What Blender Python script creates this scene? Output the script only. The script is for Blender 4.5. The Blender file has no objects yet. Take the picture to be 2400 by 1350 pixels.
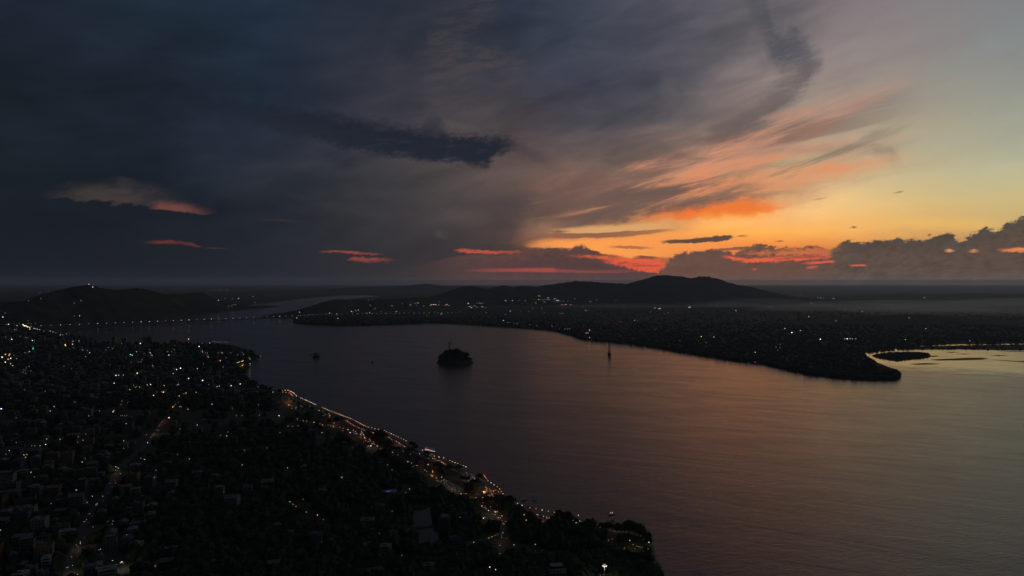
import bpy, bmesh, math, random
import numpy as np
from mathutils import Vector, Matrix
sc = bpy.context.scene
COL = sc.collection

# ------------------------------------------------------------------ camera
CAM_H, FPX, EYE_Y = 300.0, 1600.0, 660.0          # drone height (m), focal length and eye level in photo pixels
PITCH = math.atan((675.0 - EYE_Y) / FPX)
cd = bpy.data.cameras.new('camera')
cd.sensor_width = 36.0
cd.lens = 24.0
cd.clip_start = 1.0
cd.clip_end = 400000.0
cam = bpy.data.objects.new('camera', cd)
COL.objects.link(cam)
cam.location = (0, 0, CAM_H)
cam.rotation_euler = (math.pi / 2 - PITCH, 0, 0)
sc.camera = cam
sc.view_settings.view_transform = 'Standard'
sc.view_settings.look = 'None'
sc.view_settings.exposure = 0.0
sc.view_settings.gamma = 1.0
sc.view_settings.use_curve_mapping = False
sc.cycles.use_adaptive_sampling = False
sc.cycles.use_denoising = True
sc.cycles.denoiser = 'OPENIMAGEDENOISE'
sc.cycles.denoising_input_passes = 'RGB_ALBEDO_NORMAL'
sc.cycles.denoising_prefilter = 'ACCURATE'
sc.cycles.max_bounces = 4
sc.cycles.diffuse_bounces = 1
sc.cycles.glossy_bounces = 2
sc.cycles.transmission_bounces = 2
sc.cycles.volume_bounces = 0
sc.cycles.transparent_max_bounces = 8
sc.cycles.sample_clamp_indirect = 1.0
sc.cycles.caustics_reflective = False
sc.cycles.caustics_refractive = False

def s2l(c):
    c = np.asarray(c, float) / 255.0
    return np.where(c <= 0.04045, c / 12.92, ((c + 0.055) / 1.055) ** 2.4)

def ray(x, y):
    """azimuth and elevation (degrees) of the sky seen towards one point of the photograph"""
    v = Vector(((x - 1200.0) / FPX, 1.0, (675.0 - y) / FPX))
    c, s = math.cos(-PITCH), math.sin(-PITCH)
    v = Vector((v.x, v.y * c - v.z * s, v.y * s + v.z * c))
    return math.degrees(math.atan2(v.x, v.y)), math.degrees(math.atan2(v.z, math.hypot(v.x, v.y)))

# ------------------------------------------------------------------ world: dusk sky with cloud decks
W = bpy.data.worlds.new('World')
sc.world = W
W.use_nodes = True
NT = W.node_tree
NT.nodes.clear()
L = NT.links.new
def N(t, **k):
    n = NT.nodes.new(t)
    for a, b in k.items(): setattr(n, a, b)
    return n
def put(sock, v):
    if hasattr(v, 'is_output'): L(v, sock)
    else: sock.default_value = v
def M(op, a, b=0.0, clamp=False):
    n = N('ShaderNodeMath', operation=op, use_clamp=clamp)
    put(n.inputs[0], a); put(n.inputs[1], b)
    return n.outputs[0]
def MR(v, a, b, c=0.0, d=1.0, kind='LINEAR'):
    n = N('ShaderNodeMapRange', interpolation_type=kind, clamp=True)
    put(n.inputs[0], v); put(n.inputs[1], a); put(n.inputs[2], b); put(n.inputs[3], c); put(n.inputs[4], d)
    return n.outputs[0]
def MIXC(f, a, b, blend='MIX'):
    n = N('ShaderNodeMix', data_type='RGBA', blend_type=blend, clamp_factor=True)
    put(n.inputs[0], f)
    for s, v in ((n.inputs[6], a), (n.inputs[7], b)):
        if hasattr(v, 'is_output'): L(v, s)
        else: s.default_value = (*v, 1.0) if len(v) == 3 else v
    return n.outputs[2]
def RAMP(f, stops):
    n = N('ShaderNodeValToRGB')
    cr = n.color_ramp
    cr.interpolation = 'LINEAR'
    stops = sorted(stops)
    while len(cr.elements) < len(stops): cr.elements.new(1.0)
    for e, (p, c) in zip(cr.elements, stops):
        e.position = min(max(p, 0.0), 1.0); e.color = (*c, 1.0)
    put(n.inputs[0], f)
    return n.outputs[0]
def NOISE(vec, scale, detail=4.0, rough=0.55, dist=0.0):
    n = N('ShaderNodeTexNoise', noise_dimensions='3D')
    L(vec, n.inputs['Vector'])
    n.inputs['Scale'].default_value = scale; n.inputs['Detail'].default_value = detail
    n.inputs['Roughness'].default_value = rough; n.inputs['Distortion'].default_value = dist
    return n
D = N('ShaderNodeTexCoord').outputs['Generated']
sx = N('ShaderNodeSeparateXYZ'); L(D, sx.inputs[0])
dx, dy, dz = sx.outputs
AZ = M('MULTIPLY', M('ARCTAN2', dx, dy), 57.29578)
EL = M('MULTIPLY', M('ARCSINE', dz), 57.29578)
hor = M('MAXIMUM', M('SQRT', M('ADD', M('MULTIPLY', dx, dx), M('MULTIPLY', dy, dy))), 0.02)
def DVEC(kaz, kel):
    """direction turned into a stretched noise coordinate: kaz, kel features per degree"""
    n = N('ShaderNodeCombineXYZ')
    L(M('MULTIPLY', M('DIVIDE', dx, hor), kaz * 57.3), n.inputs[0])
    L(M('MULTIPLY', M('DIVIDE', dy, hor), kaz * 57.3), n.inputs[1])
    L(M('MULTIPLY', M('ADD', EL, M('MULTIPLY', AZ, -0.13)), kel), n.inputs[2])     # cloud streets climb towards the right
    return n.outputs[0]
v_wide = DVEC(0.06, 0.16)
v_mid = DVEC(0.17, 0.5)
v_fine = DVEC(0.75, 1.5)
v_tuft = DVEC(2.4, 4.0)
v_puff = DVEC(0.5, 2.6)
n_wide = NOISE(v_wide, 1.0, 3.0, 0.5, 0.3)
n_mid = NOISE(v_mid, 1.0, 4.0, 0.52, 0.4)
n_fine = NOISE(v_fine, 1.0, 4.0, 0.6)
n_tuft = NOISE(v_tuft, 1.0, 4.0, 0.62)
n_puff = NOISE(v_puff, 1.0, 4.0, 0.6)
def C0(n): return M('SUBTRACT', n.outputs['Fac'], 0.5)
z_wide, z_mid, z_fine, z_tuft, z_puff = C0(n_wide), C0(n_mid), C0(n_fine), C0(n_tuft), C0(n_puff)
low = MR(EL, 0.3, 6.0, 0.12, 1.0)                      # flatter and calmer towards the horizon
az_w = M('ADD', AZ, M('MULTIPLY', M('ADD', M('MULTIPLY', z_mid, 7.0), M('MULTIPLY', z_wide, 7.0)), low))
el_w = M('ADD', EL, M('MULTIPLY', M('ADD', M('MULTIPLY', z_mid, -2.6), M('MULTIPLY', z_fine, 0.8)), low))

XS = [0, 200, 400, 600, 800, 1000, 1200, 1400, 1600, 1800, 2000, 2200, 2400]
GRID = {
  -20: [(29,37,50),(30,40,53),(32,44,57),(35,48,65),(41,48,62),(47,51,61),(45,54,69),(66,70,84),(84,84,95),(98,96,103),(134,122,127),(126,124,128),(120,127,131)],
  100: [(27,34,44),(29,38,49),(31,40,52),(34,46,62),(40,47,61),(47,51,61),(44,52,66),(66,71,84),(86,84,94),(116,108,110),(140,128,128),(136,131,129),(130,135,135)],
  200: [(26,33,41),(28,35,45),(31,39,50),(34,44,59),(42,46,57),(57,56,64),(58,58,68),(62,66,80),(82,81,90),(128,117,116),(152,138,131),(148,143,134),(143,146,139)],
  300: [(26,33,40),(28,35,45),(29,38,49),(35,43,56),(44,47,59),(61,59,67),(76,68,70),(72,71,79),(102,94,94),(146,126,116),(168,153,133),(161,157,137),(158,160,143)],
  400: [(26,33,40),(28,35,44),(29,37,48),(38,44,55),(51,53,61),(72,67,68),(92,77,74),(104,88,83),(146,118,100),(184,142,118),(196,174,142),(190,181,144),(184,181,150)],
  450: [(26,32,39),(28,34,42),(29,36,45),(38,43,52),(51,53,59),(68,64,66),(86,73,70),(112,90,80),(146,108,86),(210,150,107),(222,186,131),(208,184,131),(199,183,133)],
  500: [(26,32,37),(28,33,41),(29,34,43),(38,42,50),(51,52,57),(66,61,64),(80,69,67),(134,98,80),(225,152,100),(253,193,124),(250,203,132),(218,183,116),(208,181,118)],
  550: [(26,31,36),(28,33,39),(29,33,41),(36,41,49),(47,48,54),(59,56,59),(84,69,66),(200,142,100),(248,170,86),(253,169,74),(246,171,82),(224,164,92),(196,158,107)],
  590: [(26,31,36),(28,33,38),(29,33,39),(35,39,47),(44,45,51),(55,52,55),(74,60,58),(190,106,68),(236,126,66),(234,120,58),(212,124,64),(170,122,87),(130,104,87)],
  640: [(26,31,36),(27,32,38),(28,32,38),(33,36,44),(42,42,48),(55,51,53),(76,60,58),(96,68,62),(106,76,66),(110,78,68),(104,80,70),(98,80,70),(92,78,70)],
  662: [(25,30,36),(25,30,37),(27,32,38),(32,36,44),(41,42,47),(53,49,52),(73,57,57),(92,66,61),(104,74,67),(108,77,69),(102,78,70),(94,76,69),(87,73,68)],
}
A0, A1 = -62.0, 62.0
def grid_at(x, y):
    ys = sorted(GRID)
    return np.array([np.interp(y, ys, [GRID[k][i][c] for k in ys]) for c in range(3) for i in [0]]) if False else np.array(
        [np.interp(x, XS, [np.interp(y, ys, [GRID[k][i][c] for k in ys]) for i in range(len(XS))]) for c in range(3)])
ROWS = [-1.0, 0.15, 0.8, 1.7, 2.5, 4.0, 5.7, 7.5, 9.3, 13.0, 16.5, 20.5, 23.0]
acc, prev = None, None
for r in ROWS:
    stops = []
    for x in range(0, 2401, 150):
        az = ray(x, 660)[0]
        y = 675 - FPX * math.tan(math.radians(r) + 0) * math.sqrt(1 + ((x - 1200) / FPX) ** 2) - 15
        stops.append(((az - A0) / (A1 - A0), tuple(s2l(grid_at(x, min(max(y, -20), 662))))))
    l0, l1 = stops[0][1], stops[-1][1]
    stops.append((0.0, tuple(0.9 * np.array(l0)))); stops.append((1.0, tuple(0.93 * np.array(l1))))
    row = RAMP(MR(az_w, A0, A1), stops)
    acc = row if acc is None else MIXC(MR(el_w, prev, r), acc, row)
    prev = r
sky = acc
# beyond the view: pale clear zenith on the sunset side, dusk cloud behind
sky = MIXC(MR(EL, 24.0, 60.0, 0.0, 1.0, 'SMOOTHSTEP'), sky, MIXC(MR(AZ, -30.0, 45.0, 0.0, 1.0, 'SMOOTHSTEP'), tuple(s2l((32, 40, 54))), tuple(s2l((84, 90, 100)))))
sky = MIXC(MR(M('ABSOLUTE', AZ), 70.0, 150.0, 0.0, 1.0, 'SMOOTHSTEP'), sky, tuple(s2l((28, 34, 46))))
# soft inner structure of the cloud deck
tex = M('ADD', 1.0, M('MULTIPLY', M('ADD', M('MULTIPLY', z_mid, 0.6), M('ADD', M('MULTIPLY', z_wide, 0.7), M('MULTIPLY', z_fine, 0.1))),
        M('MULTIPLY', MR(AZ, 14.0, 33.0, 1.0, 0.12, 'SMOOTHSTEP'), MR(EL, 0.4, 5.0, 0.15, 1.0))))
sky = MIXC(1.0, sky, N('ShaderNodeCombineColor').outputs[0], 'MULTIPLY')
_cc = sky.node.inputs[7].links[0].from_node
for i in range(3): L(tex, _cc.inputs[i])

def band(pts, rgb, st=0.12, sb=0.12, noise=None, amp=0.0, gain=1.0, rgb2=None, brk=None, mod=0.0, bn=None):
    """a cloud lying along the sky: pts = (x, y_top, y_bottom, opacity); rgb2 = colour of its thicker, lower part"""
    global sky, NT, L
    g = bpy.data.node_groups.new('cloud', 'ShaderNodeTree')
    for nm, ty in (('Color', 'NodeSocketColor'), ('Azimuth', 'NodeSocketFloat'), ('Elevation', 'NodeSocketFloat'), ('Noise', 'NodeSocketFloat'), ('Break', 'NodeSocketFloat')):
        g.interface.new_socket(nm, in_out='INPUT', socket_type=ty)
    g.interface.new_socket('Color', in_out='OUTPUT', socket_type='NodeSocketColor')
    main, NT = NT, g
    L = g.links.new
    gi, go = N('NodeGroupInput').outputs, N('NodeGroupOutput')
    P = []
    for x, yt, yb, o in pts:
        a, e1 = ray(x, yt); _, e0 = ray(x, yb)
        P.append((a, e1, e0, o * gain))
    a0, a1 = P[0][0], P[-1][0]
    E0, E1 = min(p[2] for p in P) - 0.01, max(p[1] for p in P) + 0.01
    st_ = [((p[0] - a0) / (a1 - a0), ((p[1] - E0) / (E1 - E0), (p[2] - E0) / (E1 - E0), p[3])) for p in P]
    sp = N('ShaderNodeSeparateColor')
    L(RAMP(MR(gi[1], a0, a1), st_), sp.inputs[0])
    top = M('ADD', M('MULTIPLY', sp.outputs[0], E1 - E0), E0)
    bot = M('ADD', M('MULTIPLY', sp.outputs[1], E1 - E0), E0)
    e = M('ADD', gi[2], M('MULTIPLY', gi[3], amp)) if noise is not None else gi[2]
    m = M('MULTIPLY', MR(M('SUBTRACT', e, bot), -sb, sb, 0.0, 1.0, 'SMOOTHSTEP'), MR(M('SUBTRACT', top, e), -st, st, 0.0, 1.0, 'SMOOTHSTEP'))
    m = M('MULTIPLY', m, sp.outputs[2])
    if brk is not None: m = M('MULTIPLY', m, MR(gi[4], brk[0], brk[1], brk[2], 1.0, 'SMOOTHSTEP'))
    c = tuple(s2l(rgb))
    if rgb2 is not None: c = MIXC(MR(M('SUBTRACT', top, e), 0.05, 1.1), c, tuple(s2l(rgb2)))
    if mod:
        if not hasattr(c, 'is_output'): c = MIXC(0.0, c, c)
        k = N('ShaderNodeVectorMath', operation='SCALE')
        L(c, k.inputs[0]); L(M('ADD', 1.0, M('MULTIPLY', gi[3], mod)), k.inputs['Scale']); c = k.outputs[0]
    L(MIXC(m, gi[0], c), go.inputs[0])
    NT = main
    L = NT.links.new
    n = N('ShaderNodeGroup'); n.node_tree = g
    for i, v in enumerate((sky, AZ, EL, noise, z_puff if bn is None else bn)):
        if v is not None: L(v, n.inputs[i])
    sky = n.outputs[0]

v_fan = N('ShaderNodeCombineXYZ')                        # long streaks fanning up and right out of the glow
L(M('MULTIPLY', AZ, 0.085), v_fan.inputs[0]); L(M('MULTIPLY', M('SUBTRACT', EL, M('MULTIPLY', AZ, 0.23)), 0.62), v_fan.inputs[1])
n_fan = NOISE(v_fan.outputs[0], 1.0, 5.0, 0.6, 0.5)
z_fan = C0(n_fan)
z_cum = M('ADD', M('MULTIPLY', z_tuft, 0.55), M('MULTIPLY', z_fine, 0.6))          # heaped edges of the low cloud banks
# high dark clouds
band([(330,240,252,0),(420,236,262,.35),(500,238,272,.65),(600,246,292,.8),(720,262,320,.9),(820,280,348,1),(920,294,364,1),(1000,305,374,1),(1080,312,382,1),(1140,318,392,1),(1165,320,362,1),(1200,332,348,.85),(1240,339,346,0)], (28,34,46), .75, .45, z_cum, 2.0, 1.0, (34,39,50), (-.42, .0, .55), .25)
band([(985,292,312,0),(1005,266,318,.8),(1022,262,318,.85),(1040,282,320,.6),(1065,305,322,0)], (46,49,60), .25, .4, z_fine, 1.0, .8)
band([(1022,286,300,0),(1050,284,312,.6),(1090,292,318,.7),(1118,296,314,.6),(1140,306,314,0)], (88,80,80), .2, .4, z_tuft, .9, .8)
band([(1200,340,360,0),(1215,340,366,.6),(1245,350,372,.5),(1275,352,390,.35),(1310,380,395,0)], (70,62,64), .3, .4, z_fine, 1.2)
band([(960,120,215,0),(1010,75,215,.5),(1080,95,205,.7),(1150,120,190,.8),(1200,130,200,.75),(1225,135,190,.6),(1245,140,170,0)], (80,72,74), .9, 1.6, z_fine, 4.0, .75, None, (-.16,.14,.15))
band([(1000,40,100,0),(1040,20,90,.5),(1090,0,70,.6),(1150,-20,45,.55),(1190,-25,10,0)], (76,68,70), .9, 1.3, z_fine, 3.5, .75, None, (-.16,.14,.15))
band([(940,230,300,0),(1000,225,285,.5),(1080,220,275,.6),(1160,238,262,.55),(1225,240,255,.3),(1250,245,250,0)], (82,72,73), .8, .9, z_fine, 2.6, .8, None, (-.16,.14,.15))
band([(1190,410,440,0),(1270,375,480,.3),(1330,380,490,.42),(1420,395,480,.35),(1500,410,440,0)], (126,92,82), 1.0, 1.2, z_fine, 2.0)
band([(1740,-30,15,0),(1762,-30,40,.5),(1790,-20,100,.6),(1812,60,150,.85),(1835,78,165,.95),(1865,68,160,.9),(1895,100,175,.75),(1920,128,165,.6),(1940,140,150,0)], (70,74,84), .9, 1.0, z_cum, 2.6, .85, None, (-.3,.02,.35))
band([(1640,285,330,0),(1700,262,318,.35),(1760,235,298,.6),(1810,200,270,.75),(1850,170,240,.8),(1890,142,205,.75),(1922,132,160,.5),(1935,138,150,0)], (88,83,86), 1.0, .6, z_cum, 2.0, .9, None, (-.35,.0,.45))
band([(1450,408,416,0),(1500,392,408,.4),(1550,372,394,.75),(1590,360,380,.8),(1612,357,368,.6),(1640,352,358,0)], (92,80,81), .2, .35, z_fine, 1.0, .85)
# lit streaks and fans
band([(1340,450,490,0),(1440,412,460,.4),(1540,378,430,.6),(1640,345,400,.7),(1740,322,372,.75),(1820,305,350,.8),(1890,283,330,.8),(1950,255,300,.7),(2020,222,262,.55),(2090,190,225,.3),(2150,165,190,0)], (190,132,108), .9, .4, z_fine, 1.8, .8, None, (-.3,.1,.35))
band([(1600,420,460,0),(1680,385,425,.6),(1760,362,398,.7),(1850,352,380,.6),(1950,340,368,.6),(2040,336,356,.65),(2090,342,376,.6),(2118,370,384,0)], (146,126,106), .4, .5, z_fine, 1.2, .9)
band([(1780,375,395,0),(1850,362,388,.6),(1930,360,378,.7),(2000,358,366,0)], (184,170,134), .3, .4, z_fine, .5)
band([(1600,450,490,0),(1680,420,470,.6),(1760,405,455,.8),(1850,392,440,.9),(1950,385,420,.85),(2040,376,402,.7),(2110,374,388,.3),(2150,374,380,0)], (226,148,94), .8, .5, z_fine, 1.2, .75, None, (-.25,.12,.35))
band([(1250,520,560,0),(1330,470,536,.7),(1410,445,522,.85),(1500,435,508,.92),(1600,425,496,.92),(1680,415,486,.85),(1760,425,478,.6),(1830,440,462,0)], (106,85,78), .9, .4, z_fine, 2.6, .95, None, (-.35,.0,.4))
band([(1560,395,420,0),(1660,388,412,.5),(1740,372,400,.5),(1800,368,380,0)], (196,150,120), .4, .5, z_fine, 1.4, .8)
FAN = [(1230,440,530,0),(1350,405,522,.5),(1480,372,510,.85),(1600,335,492,.95),(1720,296,474,.95),(1850,258,446,.85),(1980,218,420,.6),(2080,198,400,.35),(2180,190,380,0)]
band(FAN, (104,86,80), 1.4, .7, z_fine, 1.0, .72, None, (.02, -.13, 0.0), 0.0, z_fan)
band(FAN, (214,146,112), 1.6, .7, z_fine, 1.0, .85, None, (-.01, .15, 0.0), 0.0, z_fan)
band([(1380,470,530,0),(1500,440,520,.8),(1650,405,500,1),(1800,385,470,.9),(1950,372,430,.7),(2100,365,395,0)], (236,140,84), .9, .4, z_fine, .8, .7, None, (.03, .17, 0.0), 0.0, z_fan)
band([(1480,512,526,0),(1560,494,516,.7),(1620,485,511,.95),(1700,474,508,1),(1760,470,505,1),(1800,474,498,.9),(1840,478,488,.5),(1870,480,486,0)], (238,118,50), .45, .2, z_fine, 1.3, .95)
band([(1600,500,516,0),(1680,500,516,.7),(1780,496,512,.7),(1880,490,502,0)], (248,160,70), .3, .25, z_fine, .9, .8)
# the glowing gap above the horizon
band([(1222,574,577,0),(1246,569,580,.55),(1275,563,582,.8),(1320,560,582,1),(1400,556,592,1),(1480,552,604,.95),(1560,545,604,.8),(1660,540,596,.5),(1760,540,590,0)], (251,158,80), .4, .12, z_fine, .6)
band([(1275,545,552,0),(1340,533,548,.8),(1440,528,546,.9),(1530,522,540,.7),(1600,512,530,0)], (224,168,108), .2, .12, z_fine, .3)
band([(1262,549,554,0),(1300,546,558,.9),(1400,546,558,.95),(1480,542,554,.85),(1545,537,545,.7),(1590,537,540,0)], (144,96,72), .05, .08, z_fine, .25)
band([(1280,541,543,0),(1310,540,545,.9),(1342,541,544,0)], (118,82,68), .03, .03, z_tuft, .12)
band([(2040,520,528,0),(2150,512,532,.35),(2300,515,540,.3),(2420,520,530,0)], (244,196,100), .4, .4)
# low cloud banks and their lit slits
band([(900,640,760,0),(1000,618,760,.15),(1062,602,760,.55),(1110,597,760,.9),(1180,596,760,.95),(1235,590,760,1),(1268,581,760,1),(1305,580,760,1),(1335,585,720,1),(1362,576,690,1),(1392,585,660,1),(1420,597,668,1),(1470,612,680,1),(1530,634,690,1),(1580,642,700,.6),(1640,650,700,0)], (94,68,63), .12, .2, z_cum, 1.1, 1.0, (84,62,60), None, .5)
band([(1540,640,700,0),(1553,622,720,.9),(1572,604,760,1),(1600,594,760,1),(1640,590,760,1),(1680,586,760,1),(1720,592,760,1),(1742,580,760,1),(1775,572,760,1),(1800,578,760,1),(1850,582,760,1),(1905,578,760,1),(1950,588,760,1),(2020,600,760,.7),(2150,620,760,0)], (104,78,68), .12, .3, z_cum, 1.5, 1.0, (104,75,65), None, .7)
band([(1840,640,760,0),(1900,612,760,.3),(1935,590,760,.6),(1955,578,760,.8),(1975,570,760,.95),(2005,566,760,1),(2050,566,760,1),(2100,557,760,1),(2125,562,760,1),(2165,560,760,1),(2205,550,760,1),(2232,550,760,1),(2250,566,760,1),(2285,548,760,1),(2308,534,760,1),(2335,545,760,1),(2362,522,760,1),(2395,508,760,1),(2440,500,760,1),(2520,498,760,1),(2640,530,760,1),(2900,560,760,.8),(3400,600,760,0)], (80,73,67), .13, .3, z_cum, 1.8, 1.0, (91,75,67), None, 1.3)
band([(1325,598,601,0),(1370,597,604,.8),(1420,600,608,.9),(1475,604,612,.7),(1520,606,610,0)], (228,104,62), 0.080, 0.096, z_tuft, 0.45, 0.92, None, (-.2,.04,.25))
band([(1392,604,607,0),(1430,607,617,1),(1478,607,629,1),(1515,606,638,1),(1542,608,641,1),(1556,613,630,.9),(1564,615,620,0)], (234,92,60), 0.096, 0.112, z_tuft, 0.72, 0.92, None, (-.2,.04,.25))
band([(1480,600,606,0),(1502,599,607,.9),(1530,601,606,.9),(1548,603,605,0)], (108,70,62), .03, .04, z_tuft, .2)
band([(1455,622,624,0),(1490,621,625,.8),(1540,621,625,.8),(1556,622,624,0)], (140,76,64), 0.048, 0.048, z_tuft, 0.27, 0.92, None, (-.2,.04,.25))
band([(1688,598,602,0),(1712,600,607,1),(1755,607,615,1),(1800,604,614,1),(1870,601,611,1),(1938,597,607,1),(1956,599,603,0)], (240,100,62), 0.096, 0.096, z_tuft, 0.54, 0.92, None, (-.2,.04,.25))
band([(1720,590,598,0),(1790,588,600,.8),(1880,584,598,.85),(1940,580,598,.8),(1955,588,596,0)], (214,116,70), 0.128, 0.128, z_tuft, 1.08, 0.92, None, (-.2,.04,.25))
band([(1780,607,609,0),(1840,604,607,.8),(1930,600,603,.8),(1950,600,601,0)], (120,72,62), 0.040, 0.040, z_tuft, 0.14, 0.92, None, (-.2,.04,.25))
band([(1876,616,619,0),(1905,613,619,1),(1950,611,616,1),(1960,612,614,0)], (238,98,66), 0.064, 0.064, z_tuft, 0.27, 0.92, None, (-.2,.04,.25))
band([(1886,627,630,0),(1898,624,630,.9),(1915,623,627,.7),(1922,624,626,0)], (206,92,66), 0.064, 0.064, z_tuft, 0.27, 0.92, None, (-.2,.04,.25))
band([(1986,621,624,0),(2000,620,624,.9),(2026,620,624,.9),(2034,622,624,0)], (226,104,72), 0.048, 0.048, z_tuft, 0.18, 0.92, None, (-.2,.04,.25))
band([(1760,630,633,0),(1768,629,634,.8),(1778,630,633,0)], (206,88,66), 0.048, 0.048, z_tuft, 0.18, 0.92, None, (-.2,.04,.25))
band([(2212,585,591,0),(2225,584,591,.9),(2240,586,590,0)], (238,156,92), .05, .04, z_tuft, .15)
band([(2268,588,592,0),(2282,584,592,.8),(2297,586,592,0)], (216,142,92), .05, .04, z_tuft, .15)
band([(2330,584,588,0),(2362,581,591,.8),(2400,580,591,1),(2460,580,590,.8),(2500,583,587,0)], (236,140,88), 0.096, 0.080, z_tuft, 0.45, 0.92, None, (-.2,.04,.25))
band([(1060,585,587,0),(1078,583,591,.9),(1120,585,594,.95),(1165,588,595,.85),(1212,588,593,.5),(1235,589,591,0)], (206,88,66), 0.080, 0.080, z_tuft, 0.45, 0.8, None, (-.2,.04,.25))
band([(1085,573,578,0),(1130,571,579,.6),(1190,574,580,.4),(1215,577,580,0)], (66,54,56), .1, .06, z_tuft, .3)
band([(1080,632,635,0),(1150,630,637,.6),(1220,629,637,.9),(1296,628,638,.95),(1306,631,638,.6),(1380,634,640,.5),(1470,632,640,.3),(1500,634,637,0)], (176,76,68), .1, .09, z_tuft, .15, .85)
band([(742,588,591,0),(762,587,592,.9),(800,587,592,.95),(845,591,597,.9),(880,594,597,.5),(905,595,596,0)], (180,82,66), 0.064, 0.064, z_tuft, 0.36, 0.62, None, (-.2,.04,.25))
band([(810,607,610,0),(828,603,612,.85),(862,604,615,.9),(890,606,613,.75),(930,609,612,0)], (178,78,66), 0.080, 0.080, z_tuft, 0.54, 0.62, None, (-.2,.04,.25))
band([(330,568,570,0),(375,563,572,.9),(425,564,572,.75),(462,575,579,.8),(482,577,578,0)], (124,58,54), 0.080, 0.064, z_tuft, 0.36, 0.62, None, (-.2,.04,.25))
band([(470,580,582,0),(500,580,583,.5),(550,583,585,0)], (84,60,58), .03, .03)
band([(90,454,458,0),(150,446,464,.6),(210,436,472,.8),(290,428,477,.85),(360,440,478,.6),(410,456,472,.2),(440,462,470,0)], (72,63,62), .7, .14, z_fine, 1.6, .9, None, (-.3,.1,.4))
band([(345,480,490,0),(375,474,491,.9),(425,478,496,.95),(465,486,499,.5),(510,496,501,0)], (122,76,70), .4, .1, z_fine, .8, .8)
band([(600,512,516,0),(660,512,520,.4),(720,520,526,0)], (60,56,60), .08, .06, z_tuft, .2)
band([(1010,545,552,0),(1030,540,556,.5),(1055,552,566,0)], (84,74,72), .1, .1, z_tuft, .4)
# small dark clouds afloat in the glow
band([(1543,566,568,0),(1565,562,571,.95),(1600,561,570,1),(1640,558,570,1),(1675,554,567,1),(1712,551,561,1),(1722,553,556,0)], (92,72,62), .06, .05, z_tuft, .4)
band([(1722,553,556,0),(1738,551,555,.8),(1758,552,554,0)], (110,82,66), .03, .03, z_tuft, .15)
band([(1620,588,591,0),(1690,582,588,.85),(1760,577,584,.9),(1785,574,580,0)], (122,86,66), .04, .05, z_tuft, .25)
band([(1420,577,580,0),(1450,576,582,.8),(1500,577,584,.8),(1540,580,584,0)], (150,98,74), .05, .05, z_tuft, .3)
band([(1988,534,536,0),(2002,529,535,.85),(2011,532,534,0)], (120,92,64), .03, .03, z_tuft, .15)
band([(2086,453,455,0),(2108,448,452,.8),(2122,447,449,0)], (128,112,84), .03, .04, z_tuft, .1)
band([(1900,469,471,0),(1920,464,468,.6),(1942,461,463,0)], (168,122,84), .03, .04, z_tuft, .1)
band([(1812,566,568,0),(1828,563,567,.8),(1842,564,566,0)], (120,84,60), .03, .03)
# the lowest sky shines through the valley haze: give it what the haze takes away
HAZE_D, HAZE_TOP = 2.7e-5, 412.0
tau = M('DIVIDE', (HAZE_TOP - CAM_H) * HAZE_D, M('MAXIMUM', M('TANGENT', M('MULTIPLY', EL, 0.0174533)), 0.002))
sky = MIXC(1.0, sky, N('ShaderNodeCombineColor').outputs[0], 'MULTIPLY')
_cc = sky.node.inputs[7].links[0].from_node
boost = M('EXPONENT', M('MULTIPLY', M('MINIMUM', tau, 0.95), 0.72))
for i in range(3): L(boost, _cc.inputs[i])
# last clear-sky light of the set sun through the gaps
nis = N('ShaderNodeTexSky', sky_type='NISHITA')
nis.sun_disc = False
SUN_EL, SUN_AZ = math.radians(0.6), math.radians(15.0)
nis.sun_elevation = SUN_EL
nis.sun_rotation = SUN_AZ
bg1 = N('ShaderNodeBackground'); bg1.inputs[1].default_value = 1.0
L(sky, bg1.inputs[0])
bg2 = N('ShaderNodeBackground'); bg2.inputs[1].default_value = 0.05
add = N('ShaderNodeAddShader'); out = N('ShaderNodeOutputWorld')
clear = MIXC(M('MULTIPLY', MR(AZ, 8.0, 34.0, 0.0, 0.12), MR(EL, 2.0, 16.0)), (0, 0, 0), nis.outputs[0])
L(clear, bg2.inputs[0])
L(bg1.outputs[0], add.inputs[0]); L(bg2.outputs[0], add.inputs[1]); L(add.outputs[0], out.inputs[0])
W.cycles.sampling_method = 'MANUAL'
W.cycles.sample_map_resolution = 1024

# ------------------------------------------------------------------ the sun, all but set behind the far hills
sd = bpy.data.lights.new('sun', 'SUN')
sd.energy = 0.01
sd.angle = math.radians(12)
sd.color = (1.0, 0.55, 0.3)
sun = bpy.data.objects.new('sun', sd)
COL.objects.link(sun)
sun.rotation_euler = (math.pi / 2 - SUN_EL, 0, math.pi - SUN_AZ)

# ------------------------------------------------------------------ helpers
RNG = random.Random(7)
NR = np.random.default_rng(11)
def at(x, y, z=0.0):
    """world point at height z that lies in the direction of one point of the photograph"""
    v = Vector(((x - 1200.0) / FPX, 1.0, (675.0 - y) / FPX))
    c, s = math.cos(-PITCH), math.sin(-PITCH)
    v = Vector((v.x, v.y * c - v.z * s, v.y * s + v.z * c))
    t = (z - CAM_H) / v.z
    return Vector((v.x * t, v.y * t, z))
def at_d(x, y, d):
    """world point at ground distance d (along the view axis) in that direction"""
    v = Vector(((x - 1200.0) / FPX, 1.0, (675.0 - y) / FPX))
    c, s = math.cos(-PITCH), math.sin(-PITCH)
    v = Vector((v.x, v.y * c - v.z * s, v.y * s + v.z * c))
    v *= d / v.y
    return Vector((v.x, v.y, v.z + CAM_H))
def to_px(p):
    v = Vector(p) - Vector((0, 0, CAM_H))
    c, s = math.cos(PITCH), math.sin(PITCH)
    v = Vector((v.x, v.y * c - v.z * s, v.y * s + v.z * c))
    return 1200 + FPX * v.x / v.y, 675 - FPX * v.z / v.y

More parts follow.
